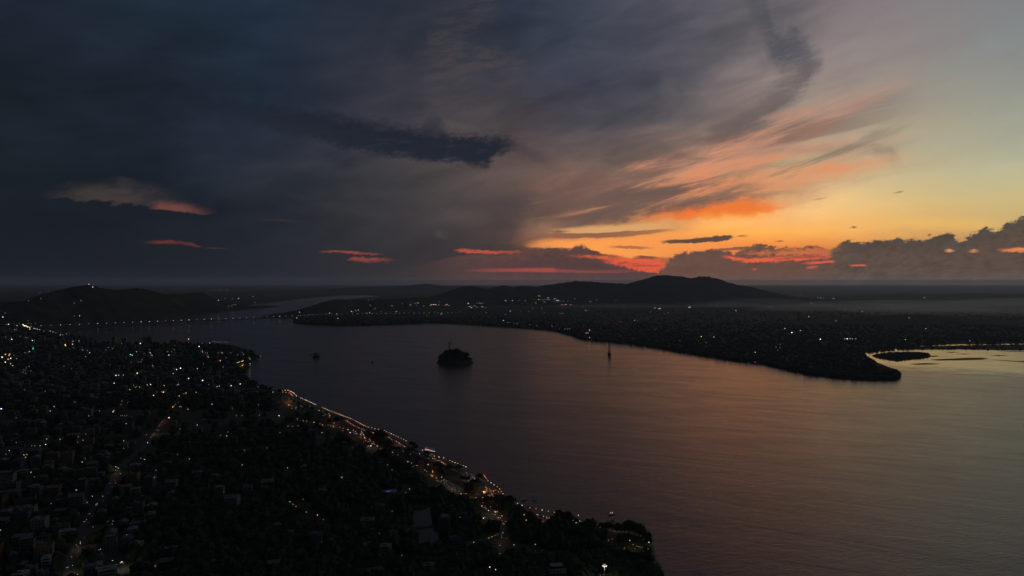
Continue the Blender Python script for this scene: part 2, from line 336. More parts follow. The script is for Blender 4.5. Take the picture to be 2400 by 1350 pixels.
def mat(name, rgb, rough=0.8, vary=0.0, scale=0.2, spec=0.3, rgb2=None, detail=3.0):
    m = bpy.data.materials.new(name)
    m.use_nodes = True
    t = m.node_tree
    b = t.nodes['Principled BSDF']
    b.inputs['Base Color'].default_value = (*rgb, 1)
    b.inputs['Roughness'].default_value = rough
    b.inputs['Specular IOR Level'].default_value = spec
    if vary or rgb2:
        tc = t.nodes.new('ShaderNodeTexCoord')
        n = t.nodes.new('ShaderNodeTexNoise')
        n.inputs['Scale'].default_value = scale
        n.inputs['Detail'].default_value = detail
        t.links.new(tc.outputs['Object'], n.inputs['Vector'])
        r = t.nodes.new('ShaderNodeValToRGB')
        a = tuple(c * (1 - vary) for c in rgb)
        bb = rgb2 if rgb2 else tuple(min(1, c * (1 + vary)) for c in rgb)
        r.color_ramp.elements[0].position, r.color_ramp.elements[1].position = 0.35, 0.65
        r.color_ramp.elements[0].color = (*a, 1); r.color_ramp.elements[1].color = (*bb, 1)
        t.links.new(n.outputs['Fac'], r.inputs[0])
        t.links.new(r.outputs[0], b.inputs['Base Color'])
    return m
GLOW = {}
RGBS = dict(white=(1, .95, .86), warm=(1, .78, .48), cool=(.78, .9, 1), orange=(1, .36, .07), red=(1, .1, .06), pink=(1, .45, .4),
            green=(.08, .8, .42), cyan=(.3, .75, .95), yellow=(1, .75, .2), blue=(.22, .25, 1), dim=(.34, .34, .32))
def glow(col, k=1.5, sample=False):
    key = (col, k)
    if key not in GLOW:
        m = bpy.data.materials.new(f'{col} light')
        m.use_nodes = True
        t = m.node_tree
        b = t.nodes['Principled BSDF']
        b.inputs['Base Color'].default_value = (.05, .05, .05, 1)
        b.inputs['Emission Color'].default_value = (*RGBS[col], 1)
        b.inputs['Emission Strength'].default_value = k
        m.cycles.emission_sampling = 'AUTO' if sample else 'NONE'
        GLOW[key] = m
    return GLOW[key]

class MB:
    def __init__(self): self.v, self.f, self.m = [], [], []
    def add(self, vs, fs, mi=0):
        o = len(self.v)
        self.v += [tuple(p) for p in vs]; self.f += [tuple(i + o for i in q) for q in fs]; self.m += [mi] * len(fs)
    def box(self, c, s, mi=0, rz=0.0, taper=1.0):
        cx, cy, cz = c; hx, hy, hz = s[0] / 2, s[1] / 2, s[2] / 2
        ca, sa = math.cos(rz), math.sin(rz)
        vs = []
        for dz_, k in ((-hz, 1.0), (hz, taper)):
            for a, b in ((-1, -1), (1, -1), (1, 1), (-1, 1)):
                x, y = a * hx * k, b * hy * k
                vs.append((cx + x * ca - y * sa, cy + x * sa + y * ca, cz + dz_))
        self.add(vs, [(3, 2, 1, 0), (4, 5, 6, 7), (0, 1, 5, 4), (1, 2, 6, 5), (2, 3, 7, 6), (3, 0, 4, 7)], mi)
    def tube(self, p, q, r0, r1=None, n=6, mi=0):
        p, q = Vector(p), Vector(q); r1 = r0 if r1 is None else r1
        d = (q - p).normalized()
        a = d.orthogonal().normalized(); b = d.cross(a)
        vs = []
        for c, r in ((p, r0), (q, r1)):
            for i in range(n):
                t = 2 * math.pi * i / n
                vs.append(c + a * (r * math.cos(t)) + b * (r * math.sin(t)))
        fs = [(i, (i + 1) % n, n + (i + 1) % n, n + i) for i in range(n)]
        fs += [tuple(range(n))[::-1], tuple(range(n, 2 * n))]
        self.add(vs, fs, mi)
    def ball(self, c, r, mi=0, sz=1.0, sub=1):
        vs, fs = ICO[sub]
        self.add([(c[0] + r * v[0], c[1] + r * v[1], c[2] + r * sz * v[2]) for v in vs], fs, mi)
    def mesh(self, name, mats):
        me = bpy.data.meshes.new(name)
        me.from_pydata(self.v, [], self.f)
        for m in (mats if isinstance(mats, (list, tuple)) else [mats]): me.materials.append(m)
        me.polygons.foreach_set('material_index', self.m)
        me.update()
        return me
def _ico(sub):
    bm = bmesh.new(); bmesh.ops.create_icosphere(bm, subdivisions=sub, radius=1.0)
    bm.verts.ensure_lookup_table()
    r = [tuple(v.co) for v in bm.verts], [tuple(v.index for v in f.verts) for f in bm.faces]
    bm.free(); return r
ICO = {1: _ico(1), 2: _ico(2), 3: _ico(3)}
def put_obj(name, data, parent=None, loc=None, rz=None, scale=None):
    o = bpy.data.objects.new(name, data); COL.objects.link(o)
    if parent is not None: o.parent = parent
    if loc is not None: o.location = loc
    if rz is not None: o.rotation_euler = (0, 0, rz)
    if scale is not None: o.scale = scale if hasattr(scale, '__len__') else (scale,) * 3
    return o
def tag(o, label=None, cat=None, group=None, kind=None):
    for k, v in (('label', label), ('category', cat), ('group', group), ('kind', kind)):
        if v: o[k] = v
    return o
def big_mesh(name, V, F, mats, mi=None, smooth=False):
    """mesh from numpy arrays of triangles"""
    me = bpy.data.meshes.new(name)
    V = np.asarray(V, np.float32); F = np.asarray(F, np.int32)
    me.vertices.add(len(V)); me.vertices.foreach_set('co', V.ravel())
    k = F.shape[1]
    me.loops.add(F.size); me.loops.foreach_set('vertex_index', F.ravel())
    me.polygons.add(len(F)); me.polygons.foreach_set('loop_start', np.arange(len(F), dtype=np.int32) * k)
    me.polygons.foreach_set('loop_total', np.full(len(F), k, np.int32))
    for m in (mats if isinstance(mats, (list, tuple)) else [mats]): me.materials.append(m)
    if mi is not None: me.polygons.foreach_set('material_index', np.asarray(mi, np.int32))
    me.polygons.foreach_set('use_smooth', np.full(len(F), smooth))
    me.update(calc_edges=True)
    return me
ORD = lambda n: f"{n}{'th' if 10 <= n % 100 <= 20 else {1: 'st', 2: 'nd', 3: 'rd'}.get(n % 10, 'th')}"
def _lattice(seed, n=256):
    return np.random.default_rng(seed).random((n, n))
_LAT = _lattice(3)
def vnoise(x, y):
    xi, yi = np.floor(x).astype(int), np.floor(y).astype(int)
    fx, fy = x - xi, y - yi
    fx, fy = fx * fx * (3 - 2 * fx), fy * fy * (3 - 2 * fy)
    g = lambda a, b: _LAT[a % 256, b % 256]
    return (g(xi, yi) * (1 - fx) + g(xi + 1, yi) * fx) * (1 - fy) + (g(xi, yi + 1) * (1 - fx) + g(xi + 1, yi + 1) * fx) * fy
def fbm(x, y, o=4):
    r, a = 0, 0.5
    for i in range(o):
        r = r + a * vnoise(x * 2 ** i + 17 * i, y * 2 ** i + 5 * i); a *= 0.5
    return r
def resample(P, step):
    P = [np.array(p, float) for p in P]; out = [P[0]]; 
    for a, b in zip(P[:-1], P[1:]):
        n = max(1, int(round(np.linalg.norm((b - a)[:2]) / step)))
        out += [a + (b - a) * (i + 1) / n for i in range(n)]
    return np.array(out)
def inside(poly, X, Y):
    r = np.zeros(X.shape, bool); n = len(poly)
    for i in range(n):
        (x0, y0), (x1, y1) = poly[i], poly[(i + 1) % n]
        c = (y0 > Y) != (y1 > Y)
        with np.errstate(divide='ignore', invalid='ignore'):
            r ^= c & (X < (x1 - x0) * (Y - y0) / (y1 - y0) + x0)
    return r

# ------------------------------------------------------------------ the river
def water_material():
    m = bpy.data.materials.new('muddy river water')
    m.use_nodes = True
    t = m.node_tree; b = t.nodes['Principled BSDF']
    b.inputs['Base Color'].default_value = (0.042, 0.025, 0.019, 1)
    b.inputs['IOR'].default_value = 1.36
    b.inputs['Specular IOR Level'].default_value = 0.5
    b.inputs['Specular Tint'].default_value = (1.0, 0.83, 0.90, 1)
    tc = t.nodes.new('ShaderNodeTexCoord')
    def noise(along, across, detail, rough, dist=0.0, rot=-25.0):
        mp = t.nodes.new('ShaderNodeMapping'); mp.vector_type = 'TEXTURE'
        mp.inputs['Scale'].default_value = (along, across, 1); mp.inputs['Rotation'].default_value = (0, 0, math.radians(rot))
        t.links.new(tc.outputs['Object'], mp.inputs[0])
        n = t.nodes.new('ShaderNodeTexNoise')
        n.inputs['Scale'].default_value = 1; n.inputs['Detail'].default_value = detail; n.inputs['Roughness'].default_value = rough
        n.inputs['Distortion'].default_value = dist
        t.links.new(mp.outputs[0], n.inputs['Vector'])
        return n.outputs['Fac']
    def mth(op, a, c):
        n = t.nodes.new('ShaderNodeMath'); n.operation = op
        for i, v in enumerate((a, c)):
            if hasattr(v, 'is_output'): t.links.new(v, n.inputs[i])
            else: n.inputs[i].default_value = v
        return n.outputs[0]
    def rng(v, a, c, lo, hi):
        n = t.nodes.new('ShaderNodeMapRange'); n.interpolation_type = 'SMOOTHSTEP'
        t.links.new(v, n.inputs[0])
        for i, q in enumerate((a, c, lo, hi)): n.inputs[i + 1].default_value = q
        return n.outputs[0]
    ripple = noise(7.0, 3.0, 4.0, 0.65, 0.0, 12.0)
    swell = noise(34.0, 11.0, 5.0, 0.7, 1.0, 10.0)
    current = noise(330.0, 58.0, 5.0, 0.62, 1.8)                  # slicks and shear lines drawn out along the flow
    eddy = noise(240.0, 120.0, 4.0, 0.6, 1.6, -10.0)
    # calm water in the mouth of the side channel, behind the wooded point
    sep = t.nodes.new('ShaderNodeSeparateXYZ'); t.links.new(tc.outputs['Object'], sep.inputs[0])
    c0 = at(2420, 828); tip = at(2118, 889)
    ex = mth('DIVIDE', mth('SUBTRACT', sep.outputs[0], c0.x), abs(c0.x - tip.x) * 1.12)
    ey = mth('DIVIDE', mth('SUBTRACT', sep.outputs[1], c0.y), abs(c0.y - tip.y) * 1.0)
    rr = mth('SQRT', mth('ADD', mth('MULTIPLY', ex, ex), mth('MULTIPLY', ey, ey)), 0)
    calm = rng(mth('ADD', rr, mth('MULTIPLY', mth('SUBTRACT', eddy, 0.5), 0.9)), 0.85, 1.15, 1.0, 0.0)
    h = mth('ADD', mth('MULTIPLY', ripple, 0.36), mth('ADD', mth('MULTIPLY', swell, 0.55), mth('MULTIPLY', current, 0.75)))
    h = mth('ADD', mth('MULTIPLY', h, mth('SUBTRACT', 1.0, mth('MULTIPLY', calm, 0.86))), mth('MULTIPLY', mth('MULTIPLY', calm, eddy), 1.2))
    bp = t.nodes.new('ShaderNodeBump'); bp.inputs['Strength'].default_value = 1.0; bp.inputs['Distance'].default_value = 1.0
    t.links.new(h, bp.inputs['Height']); t.links.new(bp.outputs[0], b.inputs['Normal'])
    slick = rng(mth('ADD', mth('MULTIPLY', current, 0.6), mth('MULTIPLY', eddy, 0.4)), 0.36, 0.62, 0.09, 0.23)
    t.links.new(mth('MULTIPLY', slick, mth('SUBTRACT', 1.0, mth('MULTIPLY', calm, 0.62))), b.inputs['Roughness'])
    return m
WATER = water_material()
me = bpy.data.meshes.new('river')
me.from_pydata([(-58000, -2500, 0), (58000, -2500, 0), (58000, 59000, 0), (-58000, 59000, 0)], [], [(0, 1, 2, 3)])
me.materials.append(WATER)
tag(put_obj('river', me), 'broad muddy river reflecting the dusk sky', kind='structure')

# ------------------------------------------------------------------ the land round the river
CITY_SHORE = [(1575,1440),(1556,1350),(1534,1312),(1526,1277),(1512,1254),(1470,1244),(1420,1239),(1370,1230),(1320,1224),(1270,1216),(1240,1205),(1205,1188),(1184,1172),(1172,1152),(1150,1134),(1136,1122),(1105,1118),(1085,1107),(1050,1090),(1010,1075),(965,1053),(940,1038),(890,1016),(860,1007),(826,991),(795,979),(767,968),(740,956),(715,946),(699,935),(687,927),(665,921),(640,917),(612,906),(590,894),(575,882),(573,870),(584,858),(593,849),(606,838),(598,828),(570,818),(530,812),(490,808),(440,807),(400,807),(350,807),(300,807),(270,806),(220,798),(180,790),(150,784),(115,779),(85,773)]
HILL_SHORE = [(100,768),(140,764),(190,758),(240,752),(290,746),(350,739),(430,733),(520,724),(560,719),(600,713),(650,707),(690,702),(740,697),(800,692),(850,692),(890,693.5)]
NORTH_SHORE = [(890,696),(860,697.5),(830,700),(790,705),(750,713),(722,723),(702,736),(686,748),(690,757),(720,760),(760,762),(800,763),(850,762),(900,761),(950,759),(1000,757),(1050,758),(1100,760),(1150,764),(1200,767),(1250,770),(1300,775),(1340,785),(1360,793),(1400,799),(1430,801),(1470,805),(1530,813),(1600,825),(1660,835),(1720,844),(1790,852),(1830,862),(1860,869),(1900,877),(1950,883),(2000,887),(2050,889),(2090,889),(2108,885),(2111,877),(2098,867),(2080,861),(2058,852),(2040,841),(2028,834),(2026,827),(2050,821),(2085,817),(2120,816),(2150,812),(2166,808.5),(2200,806.5),(2400,804),(2700,802),(3300,800)]
LAND = [at(x, y) for x, y in CITY_SHORE + HILL_SHORE + NORTH_SHORE]
R_ = random.Random(5)
def wiggle(P, k):
    """shorelines are never straight: split each stretch and nudge the new points"""
    out = []
    for a, b in zip(P[:-1], P[1:]):
        out.append(a)
        L_ = (b - a).length
        n = min(5, int(L_ / 60))
        nrm = Vector((-(b - a).y, (b - a).x, 0)).normalized()
        for i in range(n):
            out.append(a.lerp(b, (i + 1) / (n + 1)) + nrm * R_.uniform(-1, 1) * min(L_ * 0.03, k))
    return out + [P[-1]]
shore = wiggle(LAND, 9.0)
ring = shore + [Vector((57000, shore[-1].y, 0)), Vector((57000, 58500, 0)), Vector((-57000, 58500, 0)), Vector((-57000, -2400, 0)), Vector((shore[0].x - 60, -2400, 0))]
LAND_XY = [(p.x, p.y) for p in ring]
def sheet(name, ring_, z, m, depth=None):
    from mathutils.geometry import tessellate_polygon
    top = [Vector((p[0], p[1], z)) for p in ring_]
    tris = tessellate_polygon([top])
    mb = MB(); n = len(top)
    fs = []
    for a, b, c in tris:
        up = (top[b] - top[a]).cross(top[c] - top[a]).z > 0
        fs.append((a, b, c) if up else (a, c, b))
    mb.add(top, fs)
    if depth is not None:
        mb.add(top + [Vector((p.x, p.y, depth)) for p in top], [(i, (i + 1) % n, n + (i + 1) % n, n + i) for i in range(n)])
    return mb.mesh(name, m)
G = mat('dark earth and fields', (.030, .034, .026), .95, .5, .004, .1, (.075, .068, .052), 8.0)
tag(put_obj('ground', sheet('ground', ring, 3.0, G, -0.6)), 'low dark land around the river', kind='structure')
# sandbars in the mouth of the side channel and an islet
SAND = mat('wet sand and scrub', (.04, .036, .03), .8, .4, .02, .3)
SCRUB = mat('dark scrub', (.022, .03, .018), .9, .4, .05, .1)
BARS = []
for nm, pts, z, m, lab in (
    ('sandbar', [(2120,818),(2160,813),(2250,810.5),(2400,808.5),(2700,806),(3300,804),(3300,818),(2800,819),(2400,820.5),(2320,819.5),(2250,818.5),(2190,819),(2150,819)], 1.6, SCRUB, 'long scrub-covered bar across the side channel'),
    ('islet', [(2044,834),(2056,831),(2070,828.5),(2090,827),(2112,826.5),(2140,826),(2165,827),(2179,830),(2181,835),(2172,838),(2150,840.5),(2122,843.5),(2098,845.5),(2074,841.5),(2056,837.5)], 1.8, SCRUB, 'low wooded islet in the glowing side channel'),
    ('sandbar', [(2180,843),(2220,841),(2260,839),(2300,838.5),(2316,840.5),(2300,843),(2240,844.5),(2200,845)], .35, SAND, 'thin dark bar awash in the bright channel'),
    ('sandbar', [(2240,829.5),(2262,828.8),(2275,829.5),(2258,830.5)], .25, SAND, 'tiny dark bar above the thin one'),
    ('sandbar', [(2320,833),(2345,832),(2362,833.2),(2340,834.2)], .25, SAND, 'small dark bar beside the frame of scrub'),
    ('sandbar', [(2320,843),(2380,846),(2440,848),(2460,850),(2400,849)], .25, SAND, 'dark shallow streak of sand at the channel edge'),
    ('sandbar', [(2130,853),(2168,851),(2205,852.5),(2190,854),(2150,855)], .25, SAND, 'thin curved bar off the front of the wooded islet'),
    ('sandbar', [(2216,826),(2232,825.2),(2246,826),(2230,827)], .25, SAND, 'sliver of sand between the scrub bar and the islet'),
    ('sandbar', [(2340,822.5),(2372,822),(2420,823),(2380,824)], .25, SAND, 'dark sliver just below the scrub bar'),
    ('sandbar', [(2181,834),(2199,833.5),(2199,835),(2183,836.5)], .4, SAND, 'spit trailing off the wooded islet')):
    ring_ = wiggle([at(x, y) for x, y in pts] + [at(*pts[0])], 6.0)[:-1]
    BARS.append(ring_)
    tag(put_obj(nm, sheet(nm, ring_, z, m, -0.5)), lab, kind='structure')

# ------------------------------------------------------------------ hills
HILLV, HILLF = [], []
def hill(name, label, pts, width, step, m, bump=7.0, front=1.0, pad=1.25, power=1.6):
    """a wooded hill along a ridge: pts = (x, y of the skyline, distance)"""
    R = resample([at_d(x, y, d) for x, y, d in pts], step * 1.5)
    x0, x1 = R[:, 0].min() - width * pad, R[:, 0].max() + width * pad
    y0, y1 = R[:, 1].min() - width * pad, R[:, 1].max() + width * pad
    nx, ny = int((x1 - x0) / step) + 1, int((y1 - y0) / step) + 1
    X, Y = np.meshgrid(np.linspace(x0, x1, nx), np.linspace(y0, y1, ny))
    H = np.zeros_like(X)
    s = 0.55 + 0.9 * fbm(X / (width * .9) + 3, Y / (width * .9), 3)
    for p in R:
        d = np.hypot(X - p[0], Y - p[1]) / (width * s)
        H = np.maximum(H, (p[2] + 1.5) * np.clip(1 - d, 0, 1) ** power * (1 + 0.0 * d) if power != 0 else 0)
    # rounded crest instead of a knife edge
    H += (H > 2) * bump * (fbm(X / (step * 1.6), Y / (step * 1.6), 3) - 0.45) * 2.0 * np.clip(H / 25, 0, 1)
    Z = np.where(H > 0.3, H - 0.8 + 2.5 * np.clip(H, 0, 1), -0.7)
    V = np.stack([X, Y, Z], -1).reshape(-1, 3)
    i = np.arange(nx * ny).reshape(ny, nx)
    F = np.stack([i[:-1, :-1], i[:-1, 1:], i[1:, 1:], i[1:, :-1]], -1).reshape(-1, 4)
    keep = (V[F][:, :, 2].max(1) > 0.5)
    F = F[keep]
    used, inv = np.unique(F, return_inverse=True)
    V, F = V[used], inv.reshape(F.shape)
    o = len(HILLV)
    global _hoff
    HILLF.extend((F + sum(len(a) for a in HILLV)).tolist()); HILLV.append(V)
    return tag(put_obj(name, big_mesh(name, V, F, m, smooth=True)), label, kind='structure')
WOOD = mat('wooded hillside', (.030, .038, .024), .95, .45, .012, .05, None, 6.0)
hill('hill', 'dark temple hill with lights on top, beside the river', [(-140,722,4500),(-60,716,4700),(0,710,4800),(60,704,4900),(100,690,5100),(130,681,5250),(160,674,5350),(190,668.5,5420),(205,666.5,5450),(222,670,5500),(245,676,5600),(275,679.5,5800),(315,674.5,6050),(335,675,6150),(358,682,6300),(385,690,6500),(425,688.5,6800),(455,685,7050),(470,685.5,7150),(486,692,7300),(508,703,7500),(540,713,7800),(585,719,8200)], 430, 20, WOOD, 7, power=1.15)
hill('hill', 'long dark ridge with two rounded summits under the sunset', [(1030,696,9000),(1050,689,9100),(1066,681,9200),(1082,672,9300),(1105,669.5,9300),(1125,674,9300),(1142,678,9300),(1160,673,9300),(1180,669,9300),(1202,674,9300),(1222,669.5,9300),(1240,671.5,9300),(1265,671.5,9400),(1290,666.5,9500),(1322,662.5,9600),(1350,657.5,9700),(1372,659,9700),(1402,661.5,9700),(1440,663,9700),(1468,665,9700),(1490,660,9700),(1518,651,9700),(1540,645,9700),(1558,643.5,9700),(1575,645.5,9700),(1596,646.5,9700),(1622,651,9700),(1640,646.5,9650),(1660,647.5,9600),(1682,653,9600),(1705,661,9600),(1735,668.5,9500),(1765,674,9500),(1795,682,9400),(1835,691,9400),(1880,699,9300)], 1050, 32, WOOD, 9, power=1.25)
hill('hill', 'low wooded hill on the tip of the far bank', [(694,742,5900),(712,730,6000),(735,716,6200),(760,708,6400),(785,700.5,6600),(815,702,6800),(850,702,7000),(905,702,7300),(955,698,7700),(1000,696,8100),(1060,693,8500)], 360, 24, WOOD, 7, power=1.1)
hill('hill', 'wooded rise behind the bright side channel', [(1960,757,4900),(2010,750,4950),(2060,743,5000),(2110,738.5,5050),(2160,738,5100),(2195,742,5100),(2260,750,5000),(2340,754,4900),(2440,758,4800),(2640,764,4700)], 480, 22, WOOD, 8, power=1.0)
hill('hill', 'faint far range beyond the river bend', [(760,682,20500),(800,677,21000),(850,672.5,21000),(900,671.5,21500),(945,670,21500),(982,665.8,21500),(1003,665,21500),(1022,668,21500),(1060,670.5,21500),(1120,671,21500),(1200,676,21500)], 2200, 110, WOOD, 12, power=1.0)
hill('hill', 'low faint hills on the plain under the orange sky', [(2020,696,12500),(2070,690.5,12800),(2120,688,13000),(2160,689.5,13000),(2200,690.5,13000),(2240,689,13000),(2300,687,13200),(2340,690,13000),(2400,691,12800),(2520,694,12500)], 1100, 60, WOOD, 9, power=1.1)
hill('hill', 'low dim swell of wooded ground right of the ridge', [(1780,704,11000),(1850,697,11200),(1900,696.5,11500),(1960,699,11500),(2030,702,11500)], 800, 60, WOOD, 8, power=1.1)
# Umananda-like river island and rocks
from mathutils.bvhtree import BVHTree
def bvh_of(V, F): return BVHTree.FromPolygons([tuple(v) for v in V], [tuple(f) for f in F])
_HV = np.concatenate(HILLV)
HBVH = bvh_of(_HV, HILLF)
def surface(x, y, pull=0.0):
    """where the line of sight through one point of the photograph meets a hill, or else the land"""
    p0 = Vector((0, 0, CAM_H)); p1 = at(x, y, 3.0); d = (p1 - p0).normalized()
    h = HBVH.ray_cast(p0, d, 60000)
    if h[0] is not None and (h[0] - p0).length < (p1 - p0).length:
        return h[0] - d * pull
    return p1
def dome(name, label, cx, cy, w, dpt, top, m, step, seed, kind='structure'):
    nx, ny = int(w * 1.3 / step), int(dpt * 1.3 / step)
    X, Y = np.meshgrid(np.linspace(-w * .65, w * .65, nx), np.linspace(-dpt * .65, dpt * .65, ny))
    a = np.hypot(X / (w / 2), Y / (dpt / 2)) * (0.86 + 0.32 * fbm(X / (w * .3) + seed, Y / (w * .3) + seed, 3))
    Z = top * np.clip(1 - a ** 2.2, -1, 1) + (a < 1) * top * 0.3 * (fbm(X / (w * .12), Y / (w * .12) + seed, 4) - .45)
    Z = np.where(a < 1.03, np.maximum(Z, -0.5), -0.6)
    V = np.stack([X, Y, Z], -1).reshape(-1, 3)
    i = np.arange(nx * ny).reshape(ny, nx)
    F = np.stack([i[:-1, :-1], i[:-1, 1:], i[1:, 1:], i[1:, :-1]], -1).reshape(-1, 4)
    F = F[V[F][:, :, 2].max(1) > -0.45]
    o = put_obj(name, big_mesh(name, V, F, m, smooth=True), loc=(cx, cy, 0))
    tag(o, label, kind=kind)
    return o, (lambda x, y: float(Z[int(np.clip(round((y / (dpt * 1.3) + .5) * (ny - 1)), 0, ny - 1)), int(np.clip(round((x / (w * 1.3) + .5) * (nx - 1)), 0, nx - 1))]))
ROCK = mat('dark wet rock', (.035, .032, .03), .7, .5, .2, .4)
pi_ = at(1064, 852)
ISLAND_C = (pi_.x, pi_.y + 40)
_, ISLE_Z = dome('island', 'round wooded island in mid river with a ropeway tower behind', pi_.x, pi_.y + 40, 136, 92, 33, WOOD, 4, 2)

